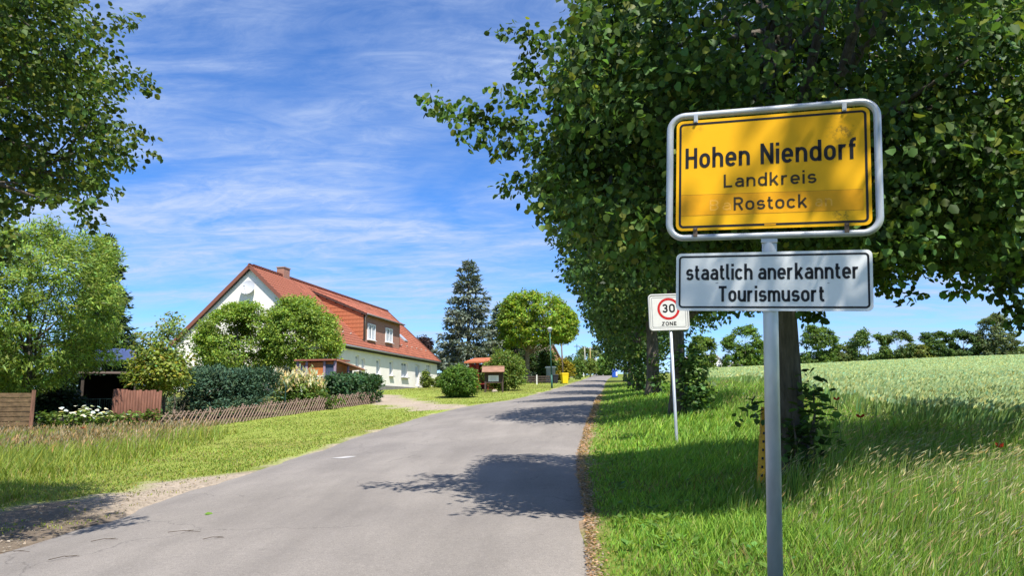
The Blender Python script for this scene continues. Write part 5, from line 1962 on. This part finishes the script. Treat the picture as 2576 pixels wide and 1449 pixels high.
# ---- near left tree reaching into the picture
LPOLY = [(-400, -150), (175, -150), (215, 30), (240, 50), (270, 85), (322, 40), (325, 60), (300, 105), (320, 135), (285, 150), (310, 205), (378, 195), (376, 205), (300, 240), (285, 260), (300, 300), (280, 335), (356, 345), (335, 370), (345, 400), (330, 440), (280, 480), (225, 500), (260, 530), (250, 545), (150, 510), (90, 540), (30, 545), (0, 600), (60, 660), (-60, 700), (-400, 700)]
C = ell_points(16000, (-6.2, 6.6, 6.2), (3.7, 3.0, 3.6), .45, .2, 21)
C = C[inpoly(proj(C) + A([30, 0]), LPOLY) & inpoly(proj(C) + A([0, 25]), LPOLY) & (C[:, 1] > 4.8) & (vnoise(C[:, 0] * .9 + 3, C[:, 2] * 3.2, 3) > .30)]
sx_, sy_ = C[:, 0] - SUN[0] / SUN[2] * C[:, 2], C[:, 1] - SUN[1] / SUN[2] * C[:, 2]
C = C[sx_ < XL(sy_) - .75][:2600]
sh = []
for (u0, v0), (u1, v1), m in (((200, 90), (322, 48), 9), ((250, 210), (375, 200), 9), ((230, 350), (352, 352), 9), ((200, 410), (340, 400), 9), ((120, 490), (255, 538), 10), ((200, 450), (290, 470), 6), ((-20, 620), (55, 650), 5), ((150, 10), (210, 25), 5), ((200, 290), (298, 300), 6), ((-30, 560), (20, 585), 5)):
    for k in range(m):
        f_ = k / (m - 1.)
        sh.append(px(u0 + (u1 - u0) * f_, v0 + (v1 - v0) * f_ + 8 * sin(f_ * 9), 6.9 + rng.normal(0, .12)) + rng.normal(0, .05, 3))
C = np.concatenate([C, A(sh)])
print('left clusters', len(C))
broad_tree('roadside_tree', gp(-6.9, 6.6), 9.5, 'dark leafy tree reaching in at the top left', C, (-6.4, 6.6, 6.2), np.r_[np.full(len(C) - len(sh), .27), np.full(len(sh), .14)], 17, .058, (.080, .130, .03), .2, 2.6, 30, tpl=LEAF6, twigs=160, droop=.3, flat=.45, yellow=(.17, .19, .035), yfrac=.08)

# ---- white flower heads, weeds and poppies before the fence
for i, (u, v, h_, lab) in enumerate(((185, 1040, .9, 'umbel plant with white flower heads, leftmost before the wire fence'), (225, 1045, .8, 'umbel plant with white flower heads beside the pole screen'))):
    b = ground_at(u, 25.6 + i * .3)
    C = b + np.c_[rng.normal(0, .35, 26), rng.normal(0, .25, 26), rng.uniform(.1, h_, 26)]
    t = bush('umbel_plant', b, C, lab, .2, 16, .14, (.12, .18, .04), 'plant', 'white umbel plants')
    P_ = b + np.c_[rng.normal(0, .5, 34), rng.normal(0, .3, 34), rng.uniform(h_ * .75, h_ * 1.2, 34)]
    V, Fs, T = leaves(P_, .16, HZ + rng.normal(0, .3, (34, 3)), rng.normal(0, 1, (34, 3)), pal(34, (.72, .74, .68), .08), LEAF6)
    np_mesh('blossom', V, Fs, BLADE, t, T)
for i, (u, d, lab) in enumerate(((118, 25.6, 'leafy weed by the end of the plank fence'), (272, 26.2, 'tall leafy weed between white umbels and pole screen'), (325, 26.6, 'leafy weed climbing the left half of the pole screen'), (375, 26.9, 'leafy weed before the right half of the pole screen'))):
    b = ground_at(u, d)
    C = b + np.c_[rng.normal(0, .16, 16), rng.normal(0, .15, 16), rng.uniform(.1, .8, 16)]
    bush('weed', b, C, lab, .2, 14, .14, (.11, .17, .04), 'plant', 'weeds along the garden fence')
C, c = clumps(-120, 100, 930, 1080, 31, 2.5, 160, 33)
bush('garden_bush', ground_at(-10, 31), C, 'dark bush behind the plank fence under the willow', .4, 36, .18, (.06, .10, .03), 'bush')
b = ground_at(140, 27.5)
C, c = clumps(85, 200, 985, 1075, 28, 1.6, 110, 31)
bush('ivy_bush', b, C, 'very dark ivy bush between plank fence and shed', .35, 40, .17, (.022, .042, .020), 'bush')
POP = mat('poppy_red', (.62, .05, .02), .6)


def poppy(u, v, d, label, s_=.055):
    c = px(u, v, d)
    b = gp(c[0], c[1])
    t = thing('poppy', b, label, 'flower', 'red poppies')
    MB().tube([b, (b + c) / 2 + A([.02, 0, 0]), c], .005, 4).build('stem', mat('stem_green', (.10, .17, .04), .7), t)
    for k in range(4):
        a_ = k * pi / 2 + .4
        e = A([cos(a_), sin(a_), 0]); s2 = A([-sin(a_), cos(a_), 0])
        V = [c, c + e * s_ * .6 + s2 * s_ * .7 + HZ * .02, c + e * s_ * 1.1 + s2 * s_ * .3 + HZ * .055, c + e * s_ * 1.1 - s2 * s_ * .3 + HZ * .055, c + e * s_ * .6 - s2 * s_ * .7 + HZ * .02]
        MB().add(V, [(0, 1, 2, 3, 4)]).build('petal', POP, t)


poppy(208, 1080, 22.5, 'topmost of the three red poppies before the garden fence', .09)
poppy(192, 1094, 21.5, 'leftmost of the three red poppies before the garden fence', .08)
poppy(213, 1100, 21.0, 'lowest of the three red poppies before the garden fence', .09)
poppy(2164, 1052, 10.8, 'single red poppy in the shaded grass right of the trunk')
poppy(2104, 1008, 11.6, 'red poppy just above the suckers of the nearest trunk', .045)
poppy(2515, 1128, 8.0, 'red poppy in tall straw grass at the right edge', .035)

# ================================================================== LAWN BEHIND: BUSH, NOTICE BOARD, SHELTER
print('depths', {k: round(float(G(*k)[1]), 1) for k in ((1155, 1003), (1242, 988), (1386, 976), (1420, 966), (1350, 966), (1208, 962), (1330, 958), (1395, 958), (1440, 949))})


def gpx(u, v, lim=None):
    p = G(u, v)
    return p


b = gpx(1157, 1000)
d = b[1]
C, c = clumps(1108, 1203, 922, 1003, d, 2.6 * d / 52, 330, 5, .12, .6)
bush('round_bush', b, C, 'dense round green bush on the lawn beside the notice board', .30, 46, .13, (.11, .20, .035), 'bush', cvar=.12)
# notice board
nb = gpx(1243, 987); d = nb[1]
nl, nr = gpx(1221, 988), None
pL = ground_at(1220.5, d); pR = ground_at(1264, d)
X_ = nrm((pR - pL) * [1, 1, 0]); Yv = np.cross(HZ, X_)
k_ = d / FPX
nbt = thing('notice_board', (pL + pR) / 2, 'dark wooden notice board with a small tiled roof on the lawn', 'notice board')
zt_ = px(1243, 936, d)[2]
NBW = mat('board_wood', (.065, .045, .035), .8, .3, 6)
for p in (pL, pR):
    MB().box(A([p[0], p[1], (p[2] + zt_) / 2 - .05]), (.13, .12, zt_ - p[2] + .15), [X_, -Yv, HZ]).build('post', NBW, nbt)
zp0, zp1 = px(1243, 964, d)[2], px(1243, 938, d)[2]
wB = np.linalg.norm((pR - pL)[:2])
mid = (pL + pR) / 2
MB().box(A([mid[0], mid[1], (zp0 + zp1) / 2]), (wB - .14, .06, zp1 - zp0), [X_, -Yv, HZ]).build('panel', NBW, nbt)
p0, p1 = px(1228, 960, d), px(1254, 944.5, d)
sh_ = MB().box((p0 + p1) / 2 - A([0, .05, 0]), (abs(p1[0] - p0[0]), .02, abs(p1[2] - p0[2])), [X_, -Yv, HZ]).build('paper_sheet', WHITE, nbt)
GREYT = mat('faint_text', (.42, .42, .44), .8)
for j in range(4):
    MB().box((p0 + p1) / 2 + HZ * (.14 - .09 * j) - A([0, .063, 0]), (.5 - .08 * (j % 2), .004, .02), [X_, -Yv, HZ]).build('text_line', GREYT, sh_)
r0_, r1_ = px(1212.5, 936, d), px(1268.5, 936, d)
r_c = (r0_ + r1_) / 2
hr = px(1243, 923, d)[2] - r_c[2]
wr2 = np.linalg.norm(r1_ - r0_)
NBR = mat('board_roof', (.27, .15, .10), .85, .3, 4, .4, 20, stretch=(.6, 4, 4))
ra = MB()
for sg in (-1, 1):
    sv = nrm(-sg * np.cross(HZ, X_) * .42 + HZ * hr)
    MB().box(r_c + np.cross(HZ, X_) * sg * .21 + HZ * hr / 2, (wr2, math.hypot(.42, hr) + .1, .05), [X_, sv, nrm(np.cross(X_, sv))]).build('roof_slope', NBR, nbt)
MB().tube([r_c + HZ * (hr + .02) - X_ * wr2 / 2, r_c + HZ * (hr + .02) + X_ * wr2 / 2], .05, 6).build('ridge', NBR, nbt)
# boulder under the board
st = gpx(1244, 985.5)
V = [A([cos(a_) * .27 * (1 + .2 * sin(3 * a_)), sin(a_) * .2, 0]) for a_ in np.linspace(0, 2 * pi, 9, endpoint=False)]
Vt = [v * .6 + HZ * (.16 + .05 * sin(k * 2)) for k, v in enumerate(V)]
sto = MB().add([st + A([0, .4, -.05]) + v for v in V + Vt] + [st + A([0, .4, .2])], [(i, (i + 1) % 9, 9 + (i + 1) % 9, 9 + i) for i in range(9)] + [(9 + i, 9 + (i + 1) % 9, 18) for i in range(9)]).build('boulder', mat('stone', (.33, .27, .22), .9, .25, 5, .5, 20), None)
tag(sto, 'small pinkish boulder lying under the notice board', 'stone')
# shrub right of the board
d2 = d + 3.5
C, c = clumps(1216, 1318, 882, 990, d2, 4.0, 330, 9, .22, .55, floor=.15)
bush('lilac_shrub', ground_at(1270, d2), C, 'large loose shrub right behind the notice board', .42, 36, .16, (.14, .21, .04), 'shrub', yellow=(.16, .16, .03), yfrac=.12)
# red shelter
d3 = d + 7
ra_, rb_ = ground_at(1190, d3), ground_at(1222, d3 - .4)
RED = mat('red_paint', (.28, .035, .03), .7, .25, 5)
rs = thing('shelter', (ra_ + rb_) / 2, 'small red wooden shelter with orange roof behind the notice board', 'shelter')
x3 = nrm((rb_ - ra_) * [1, 1, 0]); y3 = np.cross(HZ, x3); W3 = np.linalg.norm((rb_ - ra_)[:2]) + .5
zt3 = px(1205, 914, d3)[2]; h3 = zt3 - ra_[2]
cc = (ra_ + rb_) / 2
MB().box(cc + y3 * 1.6 + HZ * h3 / 2, (W3, .08, h3), [x3, y3, HZ]).build('back_wall', mat('dark_red', (.10, .015, .015), .8), rs)
for f_ in (-.5, -.1, .5):
    MB().box(cc + x3 * W3 * f_ + HZ * h3 / 2, (.2 if f_ < .4 else .14, .14, h3), [x3, y3, HZ]).build('post', RED, rs)
MB().box(cc - x3 * W3 * .5 + y3 * .8 + HZ * h3 / 2, (.07, 1.55, h3 - .04), [x3, y3, HZ]).build('side_wall', RED, rs)
MB().box(cc + x3 * W3 * .2 + HZ * .5, (W3 * .6, .06, .08), [x3, y3, HZ]).build('rail', RED, rs)
MB().prism([cc - x3 * (W3 / 2 + .4) - y3 * .5 + HZ * (h3 + .0), cc + x3 * (W3 / 2 + .4) - y3 * .5 + HZ * (h3 + .0), cc + x3 * (W3 / 2 + .4) + y3 * 1.9 + HZ * (h3 + .45), cc - x3 * (W3 / 2 + .4) + y3 * 1.9 + HZ * (h3 + .45)], HZ * .14).build('roof', mat('orange_roof', (.42, .13, .06), .8, .2, 3), rs)
# ---- blue spruce, its smaller neighbour, the walnut
b = ground_at(1178, 84)
conifer('blue_spruce', b, px(1185, 648, 84)[2] - b[2], 4.8, 'tall blue-grey spruce between the house and the walnut', (.15, .18, .135), 28, 8, .46, .22, spray=26, bare=.03, power=.75)
b = ground_at(1262, 92)
conifer('blue_spruce', b, px(1262, 762, 92)[2] - b[2], 3.7, 'lower bluish spruce half hidden behind the walnut', (.14, .19, .13), 22, 10, .46, .22, spray=22, bare=.03, power=.7)
WN = [(1252, 850), (1258, 790), (1268, 755), (1300, 735), (1330, 722), (1370, 728), (1400, 745), (1420, 765), (1448, 805), (1455, 828), (1435, 850), (1425, 868), (1395, 862), (1370, 868), (1345, 862), (1320, 872), (1295, 868), (1270, 880)]
wtree('walnut_tree', 1250, 1456, 720, 905, 86, 8.6, 900, 'yellow-green walnut tree with a forked trunk beside the street lamp', (.20, .31, .035), 40, .28, .6, 1326, 3.2, .32, limbs=14, bark=BARKP, poly=WN, yellow=(.32, .33, .04), yfrac=.2, cvar=.2, lobes=52)
pb_ = ground_at(1330, 85.6)
# small leafy plants by the facade
for (u, v0, v1, lab) in ((1072, 935, 974, 'light green bush standing by the house door'), (1104, 950, 976, 'low pale green bush at the far corner of the house')):
    b = ground_at(u, 73)
    C, c = clumps(u - 13, u + 13, v0, v1, 73, 1.2, 60, u)
    bush('bush', b, C, lab, .28, 30, .16, (.15, .20, .04), 'bush', 'bushes along the house front')
# dark purple tree behind the house roof end
wtree('copper_tree', 1046, 1086, 848, 900, 104, 5, 130, 'dark purple-leaved tree peeping over the end of the house roof', (.040, .022, .022), 30, .34, .6, 1064, 3, .15, limbs=6)
# bushes filling under the trees
for (u0, u1, v0, v1, d, m, col, lab) in ((1108, 1180, 860, 975, 88, 150, (.10, .15, .045), 'dark undergrowth at the foot of the tall blue spruce'),
                                         (1285, 1395, 868, 962, 97, 260, (.07, .12, .035), 'dark green thicket behind the walnut trunk'),
                                         (1352, 1400, 880, 958, 93, 100, (.10, .16, .04), 'green garden bush behind the white kiosk'),
                                         (1392, 1440, 906, 956, 100, 150, (.30, .25, .03), 'ochre-leaved hedge bush behind the yellow bin'),
                                         (1440, 1466, 908, 950, 112, 80, (.12, .19, .045), 'green garden bush at the white gatepost'),
                                         (1466, 1500, 905, 945, 135, 80, (.18, .24, .05), 'pale green roadside bush among the wooden poles')):
    C, c = clumps(u0, u1, v0, v1, d, (u1 - u0) / FPX * d * .7, m, u0 + 1, floor=.05)
    if len(C):
        bush('garden_bush', ground_at((u0 + u1) / 2, d), C, lab, .50, 30, .26, col, 'bush', 'bushes in the village gardens')

# ---- street lamp
lb_ = gpx(1388, 977); d = lb_[1]
lt_ = px(1382.5, 826, d)
LG = mat('lamp_green', (.03, .11, .09), .5, .1, 4)
lamp = thing('street_lamp', lb_, 'slim green street lamp standing before the walnut tree', 'street lamp')
MB().tube([lb_ - HZ * .2, lb_ + (lt_ - lb_) * .22], .085, 10).build('base', LG, lamp, True)
MB().tube([lb_ + (lt_ - lb_) * .22, lb_ + (lt_ - lb_) * .93], [.062, .045], 10).build('shaft', LG, lamp, True)
MB().tube([lb_ + (lt_ - lb_) * .93, lb_ + (lt_ - lb_) * .94, lb_ + (lt_ - lb_) * .985], [.08, .10, .20], 12).build('glass', mat('lamp_glass', (.62, .62, .58), .3), lamp, True)
MB().tube([lb_ + (lt_ - lb_) * .985, lb_ + (lt_ - lb_) * .995, lb_ + (lt_ - lb_) * 1.02], [.26, .24, .06], 12).build('hood', mat('lamp_hood', (.40, .42, .42), .5), lamp, True)


def bin_(name, u, v0, v1, label, m, d=None):
    b = gpx(u, v1) if d is None else ground_at(u, d)
    d = b[1]
    h_ = (px(u, v0, d)[2] - b[2]); w_ = h_ * .60
    t = thing(name, b, label, 'bin', 'wheeled bins')
    ax = [A([.97, .22, 0]), A([-.22, .97, 0]), HZ]
    body = MB()
    hb2 = A([w_ / 2, w_ * .55])
    V = []
    for z_, k in ((.06, .78), (.88, 1.0)):
        V += [b + ax[0] * x_ * hb2[0] * k + ax[1] * y_ * hb2[1] * k + HZ * z_ * h_ for x_, y_ in ((-1, -1), (1, -1), (1, 1), (-1, 1))]
    body.add(V, [(3, 2, 1, 0), (4, 5, 6, 7), (0, 1, 5, 4), (1, 2, 6, 5), (2, 3, 7, 6), (3, 0, 4, 7)]).build('body', m, t)
    MB().box(b + HZ * h_ * .90, (w_ * 1.12, w_ * 1.2, h_ * .045), ax).box(b + HZ * h_ * .95 + ax[1] * .02, (w_ * 1.04, w_ * 1.1, h_ * .05), ax, .85).build('lid', m, t)
    for s_ in (-1, 1):
        MB().tube([b + ax[0] * s_ * w_ * .40 + ax[1] * w_ * .5 + HZ * .09, b + ax[0] * s_ * w_ * .52 + ax[1] * w_ * .5 + HZ * .09], .09, 10).build('wheel', BLK, t)
    MB().tube([b + ax[1] * w_ * .68 + ax[0] * s_ * w_ * .4 + HZ * h_ * .9 for s_ in (-1, 1)], .02, 6).build('handle', m, t)


bin_('wheeled_bin', 1420, 938, 966, 'bright yellow wheeled bin at the left road edge', mat('bin_yellow', (.72, .50, .01), .45))
bin_('wheeled_bin', 1396, 942, 959, 'black wheeled bin beside the white kiosk', mat('bin_black', (.02, .02, .025), .5), 82.)
# white kiosk
d = 88.
kb = ground_at(1385, d)
kh = px(1385, 926, d)[2] - kb[2]; kw = 25 / FPX * d
ks = thing('kiosk', kb, 'pale grey ribbed utility cabinet with a white flat roof behind the lamp', 'cabinet')
KG = mat('cabinet_grey', (.42, .44, .38), .6, .08, 4)
MB().box(kb + HZ * kh / 2, (kw * .88, 1.2, kh), None).build('body', KG, ks)
for k in range(9):
    MB().box(kb + A([(k / 8. - .5) * kw * .8, -.62, kh * .5]), (.06, .04, kh * .86)).build('rib', KG, ks)
MB().box(kb + HZ * (kh + .07), (kw * 1.08, 1.5, .16), None, .96).build('roof', WHITE, ks)
# low dark fence
lf = thing('garden_fence', ground_at(1350, 84), 'low dark rail fence between the walnut and the lamp', 'fence')
for k in range(12):
    p = ground_at(1300 + 9 * k, 83.5)
    MB().box(p + HZ * .4, (.1, .1, .85)).build('post', DARKW, lf)
pA, pB = ground_at(1299, 83.5), ground_at(1400, 83.5)
for h_ in (.25, .5, .75):
    q0_, q1_ = pA + HZ * h_, pB + HZ * h_
    MB().box((q0_ + q1_) / 2 - A([0, .07, 0]), (np.linalg.norm(q1_ - q0_), .03, .16), [nrm(q1_ - q0_), A([0, 1, 0.]), HZ]).build('board', DARKW, lf)
# small posts
for (u, v0, v1, w_, nm, lab) in ((1350, 945, 967, .13, 'marker_post', 'short pale marker post on the lawn left of the lamp'), (1438, 930, 950, .42, 'gate_post', 'thick white gatepost right of the yellow bin')):
    b = gpx(u, v1); d = b[1]
    t = thing(nm, b, lab, 'post')
    h_ = px(u, v0, d)[2] - b[2]
    MB().box(b + HZ * (h_ / 2 - .05), (w_, w_, h_ + .1)).build('shaft', mat('pale_post', (.58, .57, .53), .7, .1, 5), t)
    MB().box(b + HZ * (h_ + .03), (w_ * 1.2, w_ * 1.2, .06), None, .6).build('cap', MATS['pale_post'], t)
# white picket
b = gpx(1462, 947.5); d = b[1]
wpk = thing('picket_fence', b, 'short white picket fence far up on the left roadside', 'fence')
hh = px(1462, 935, d)[2] - b[2]
for k in range(7):
    p = ground_at(1456 + 1.9 * k, d)
    MB().box(p + HZ * hh * .5, (.12, .05, hh), None).build('picket', WHITE, wpk)
for f_ in (.3, .75):
    q0_, q1_ = ground_at(1455, d) + HZ * hh * f_, ground_at(1468.5, d) + HZ * hh * f_
    MB().tube([q0_ + A([0, .06, 0]), q1_ + A([0, .06, 0])], .04, 5).build('rail', WHITE, wpk)
# utility poles
PG = mat('pole_grey', (.30, .30, .25), .9, .2, 3)
for (u0, v0, u1, v1, d, r_, m, lab) in ((1411, 840, 1416, 942, 92, .11, BARKP, 'tall brown utility pole behind the yellow bin'), (1450.5, 866, 1453, 947, 116, .09, LG, 'dark green lamp pole by the white gatepost'),
                                       (1470, 872, 1472.5, 941, 140, .15, PG, 'pale concrete pole left of the ochre pole'), (1484, 873, 1485, 941, 145, .13, mat('pole_ochre', (.34, .25, .10), .9), 'ochre wooden pole between the two pale poles'), (1499, 901, 1500, 941, 150, .15, mat('pole_white', (.55, .54, .48), .8), 'short whitish pole farthest up the road')):
    b = ground_at(u1, d); t_ = px(u0, v0, d)
    t = thing('utility_pole', b, lab, 'pole', 'poles along the road')
    MB().tube([b - HZ * .3, (b + t_) / 2, t_], [r_, r_ * .85, r_ * .7], 8).build('shaft', m, t, True)
    MB().box(t_ - HZ * .35, (.9, .08, .1)).build('crossarm', DARKW, t)
    for s_ in (-.35, .35):
        MB().tube([t_ + A([s_, 0, -.30]), t_ + A([s_, 0, -.14])], .04, 6).build('insulator', WHITE, t)
# far houses up the road
hb2 = ground_at(1410, 108)


def far_house(name, u0, u1, vE, vR, d, dep, label, wallm, roofm, yaw_=.25):
    b = ground_at((u0 + u1) / 2, d)
    w_ = (u1 - u0) / FPX * d
    zE_, zR_ = px(u0, vE, d)[2], px(u0, vR, d)[2]
    x_, y_ = A([cos(yaw_), -sin(yaw_), 0]), A([sin(yaw_), cos(yaw_), 0])
    t = thing(name, b, label, 'house')
    MB().prism([b - x_ * w_ / 2 - HZ * .5, b + x_ * w_ / 2 - HZ * .5, b + x_ * w_ / 2 + HZ * (zE_ - b[2]), b + HZ * (zR_ - b[2] - .1), b - x_ * w_ / 2 + HZ * (zE_ - b[2])], y_ * dep).build('wall', wallm, t)
    for s_ in (-1, 1):
        e = b + x_ * s_ * (w_ / 2 + .3) + HZ * (zE_ - b[2] - .2) - y_ * .3
        r_ = b + HZ * (zR_ - b[2]) - y_ * .3
        nn_ = nrm(np.cross(y_, r_ - e)); nn_ = nn_ if nn_[2] > 0 else -nn_
        MB().prism([e, r_, r_ + y_ * (dep + .6), e + y_ * (dep + .6)], nn_ * .15).build('roof_slope', roofm, t)
    for s_ in (-.25, .25):
        wn = MB().box(b + x_ * w_ * s_ - y_ * .03 + HZ * (zE_ - b[2]) * .55, (1.1, .08, 1.2), [x_, y_, HZ]).build('window', FRAME, t)
        MB().box(b + x_ * w_ * s_ - y_ * .08 + HZ * (zE_ - b[2]) * .55, (.9, .02, 1.), [x_, y_, HZ]).build('pane', GLASS, wn)
    return t


far_house('brick_house', 1362, 1418, 908, 868, 118, 9, 'orange brick house with a grey-brown roof behind the walnut', mat('orange_brick', (.40, .20, .13), .9, .2, 4), mat('far_roof', (.20, .145, .125), .9, .15, 2), -.75)
far_house('white_house', 1772, 1826, 912, 893, 165, 10, 'low white house seen between the roadside trunks', WHITE, mat('pale_roof', (.42, .38, .36), .9), -.5)
far_house('white_barn', 1850, 1900, 920, 909, 160, 8, 'long low building under trees left of the town sign post', mat('barn_wall', (.30, .24, .19), .9), mat('barn_roof', (.35, .33, .32), .9), -.3)
# blue container far up the road
b = gpx(1546, 945); d = 120.
b = ground_at(1546, d)
bc = thing('blue_container', b, 'small blue container standing far up at the right road edge', 'container')
w_ = 13 / FPX * d; h_ = max(px(1546, 930, d)[2] - b[2], .8)
BLU = mat('container_blue', (.02, .08, .42), .5)
MB().box(b + HZ * h_ / 2, (w_, .8, h_ - .1)).build('body', BLU, bc)
MB().box(b + HZ * (h_ - .02), (w_ * 1.06, .9, .1), None, .9).build('lid', BLU, bc)
MB().box(b + A([w_ * .3, -.42, h_ * .45]), (w_ * .3, .04, h_ * .5)).build('label_plate', WHITE, bc)

# ---- far trees up the road and along the field
FT_ = [(1452, 1490, 868, 945, 185, (.085, .12, .04), 'left one of the far trees where the road vanishes'), (1482, 1520, 868, 945, 190, (.10, .13, .05), 'right one of the far trees where the road vanishes'),
       (1500, 1548, 893, 948, 150, (.09, .15, .03), 'round light green tree at the far right road bend'), (1425, 1462, 880, 945, 150, (.06, .10, .03), 'dark far tree behind the white picket fence')]
for u0, u1, v0, v1, d, col, lab in FT_:
    wtree('far_tree', u0, u1, v0, v1, d, 6, 150, lab, tuple(q * 1.6 for q in col), 26, .42, .7, (u0 + u1) / 2, 1.5, .16, limbs=5, twigs=10, group='far trees up the road', floor=.2, lobes=16)
HT = [(1735, 1800, 845, 918, 150, (.10, .15, .03), 'light green tree standing before the white house'), (1820, 1930, 822, 922, 152, (.10, .16, .03), 'broad light green tree just left of the sign post'),
      (2012, 2105, 815, 922, 153, (.085, .135, .03), 'tall green tree right of the nearest trunk at the field end'), (2085, 2150, 868, 920, 156, (.09, .12, .035), 'low hedge bush right of the tall green tree'),
      (2140, 2230, 833, 918, 154, (.08, .125, .035), 'spreading tree third along the field end hedge'), (2215, 2300, 836, 915, 154, (.075, .11, .03), 'flat-topped tree in the middle of the field end hedge'),
      (2285, 2345, 870, 912, 153, (.11, .13, .03), 'yellowish low bush in the field end hedge'), (2318, 2402, 833, 910, 154, (.06, .10, .025), 'dark flat-crowned tree right of the yellowish bush'),
      (2390, 2460, 830, 906, 155, (.055, .09, .028), 'dark rounded tree left of the birch'), (2462, 2560, 792, 903, 153, (.10, .125, .055), 'tall pale birch at the right end of the field hedge'),
      (2545, 2640, 872, 900, 158, (.08, .11, .03), 'low bush at the right picture edge beyond the field'),
      (1905, 2025, 872, 922, 158, (.07, .11, .03), 'low dark hedge bush behind the sign post')]
for i, (u0, u1, v0, v1, d, col, lab) in enumerate(HT):
    flat_ = (i in (4, 5, 7))
    wtree('hedge_tree', u0, u1, v0, v1, d, 5, int(190 + (u1 - u0) * 1.6), lab, tuple(q * 1.5 for q in col), 26, .40, .62, (u0 + u1) / 2, 1.0, .15, limbs=6, twigs=14, group='trees at the field end', floor=.2, lobes=16 if not flat_ else 11)
    if flat_:
        pass
# ================================================================== ROAD DETAILS
PAINT = mat('worn_paint', (.40, .385, .37), .9, .15, 9)


def flat_patch(name, pts, m, label, cat, dz=.006, kind=None):
    P_ = [G(u, v) for u, v in pts]
    V = [(p[0], p[1], float(road_z(p[0], p[1])) + dz) for p in P_]
    o = MB().add(V, [tuple(range(len(V)))]).build(name, m, None)
    return tag(o, label, cat, kind=kind)


flat_patch('paint_spot', [(832, 1160), (850, 1158), (874, 1155.5), (897, 1156), (884, 1159), (862, 1161.5), (846, 1161)], PAINT, 'small worn white paint spot on the road surface', 'paint mark')
TW = mat('twig', (.07, .05, .035), .9)
for i, ((u, v), L_, a_, lab) in enumerate((((262, 1375), .25, .5, 'forked dark twig nearest the left road edge'), ((462, 1357), .34, .05, 'longest thin twig lying across the middle of the road'), ((536, 1376), .2, .35, 'small twig right of the longest twig'), ((30, 1402), .3, .3, 'crooked twig in the lower left corner of the road'), ((160, 1422), .25, .7, 'short twig at the bottom edge on the left'))):
    p = G(u, v); z_ = float(road_z(p[0], p[1])) + .012
    dx, dy = cos(a_) * L_, sin(a_) * L_
    mb = MB().tube([A([p[0] - dx / 2, p[1] - dy / 2, z_]), A([p[0] - .02, p[1] + .03, z_ + .01]), A([p[0] + dx / 2, p[1] + dy / 2, z_])], [.0035, .003, .002], 5)
    t = thing('twig', A([p[0], p[1], z_]), lab, 'twig', 'twigs on the road')
    mb.build('stick', TW, t)
    MB().tube([A([p[0], p[1] + .02, z_ + .008]), A([p[0] + .05, p[1] + .12, z_])], [.0035, .002], 5).build('side_shoot', TW, t)
p = G(513, 1308)
V, Fs, T = leaves(A([[p[0], p[1], float(road_z(p[0], p[1])) + .01]]), .11, A([[.1, -.2, 1.]]), A([[1, .3, 0.]]), A([[.16, .30, .04]]), LEAF6)
lf_ = np_mesh('fallen_leaf', V, Fs, BLADE, None, T)
tag(lf_, 'single fresh green leaf lying on the grey road', 'leaf')
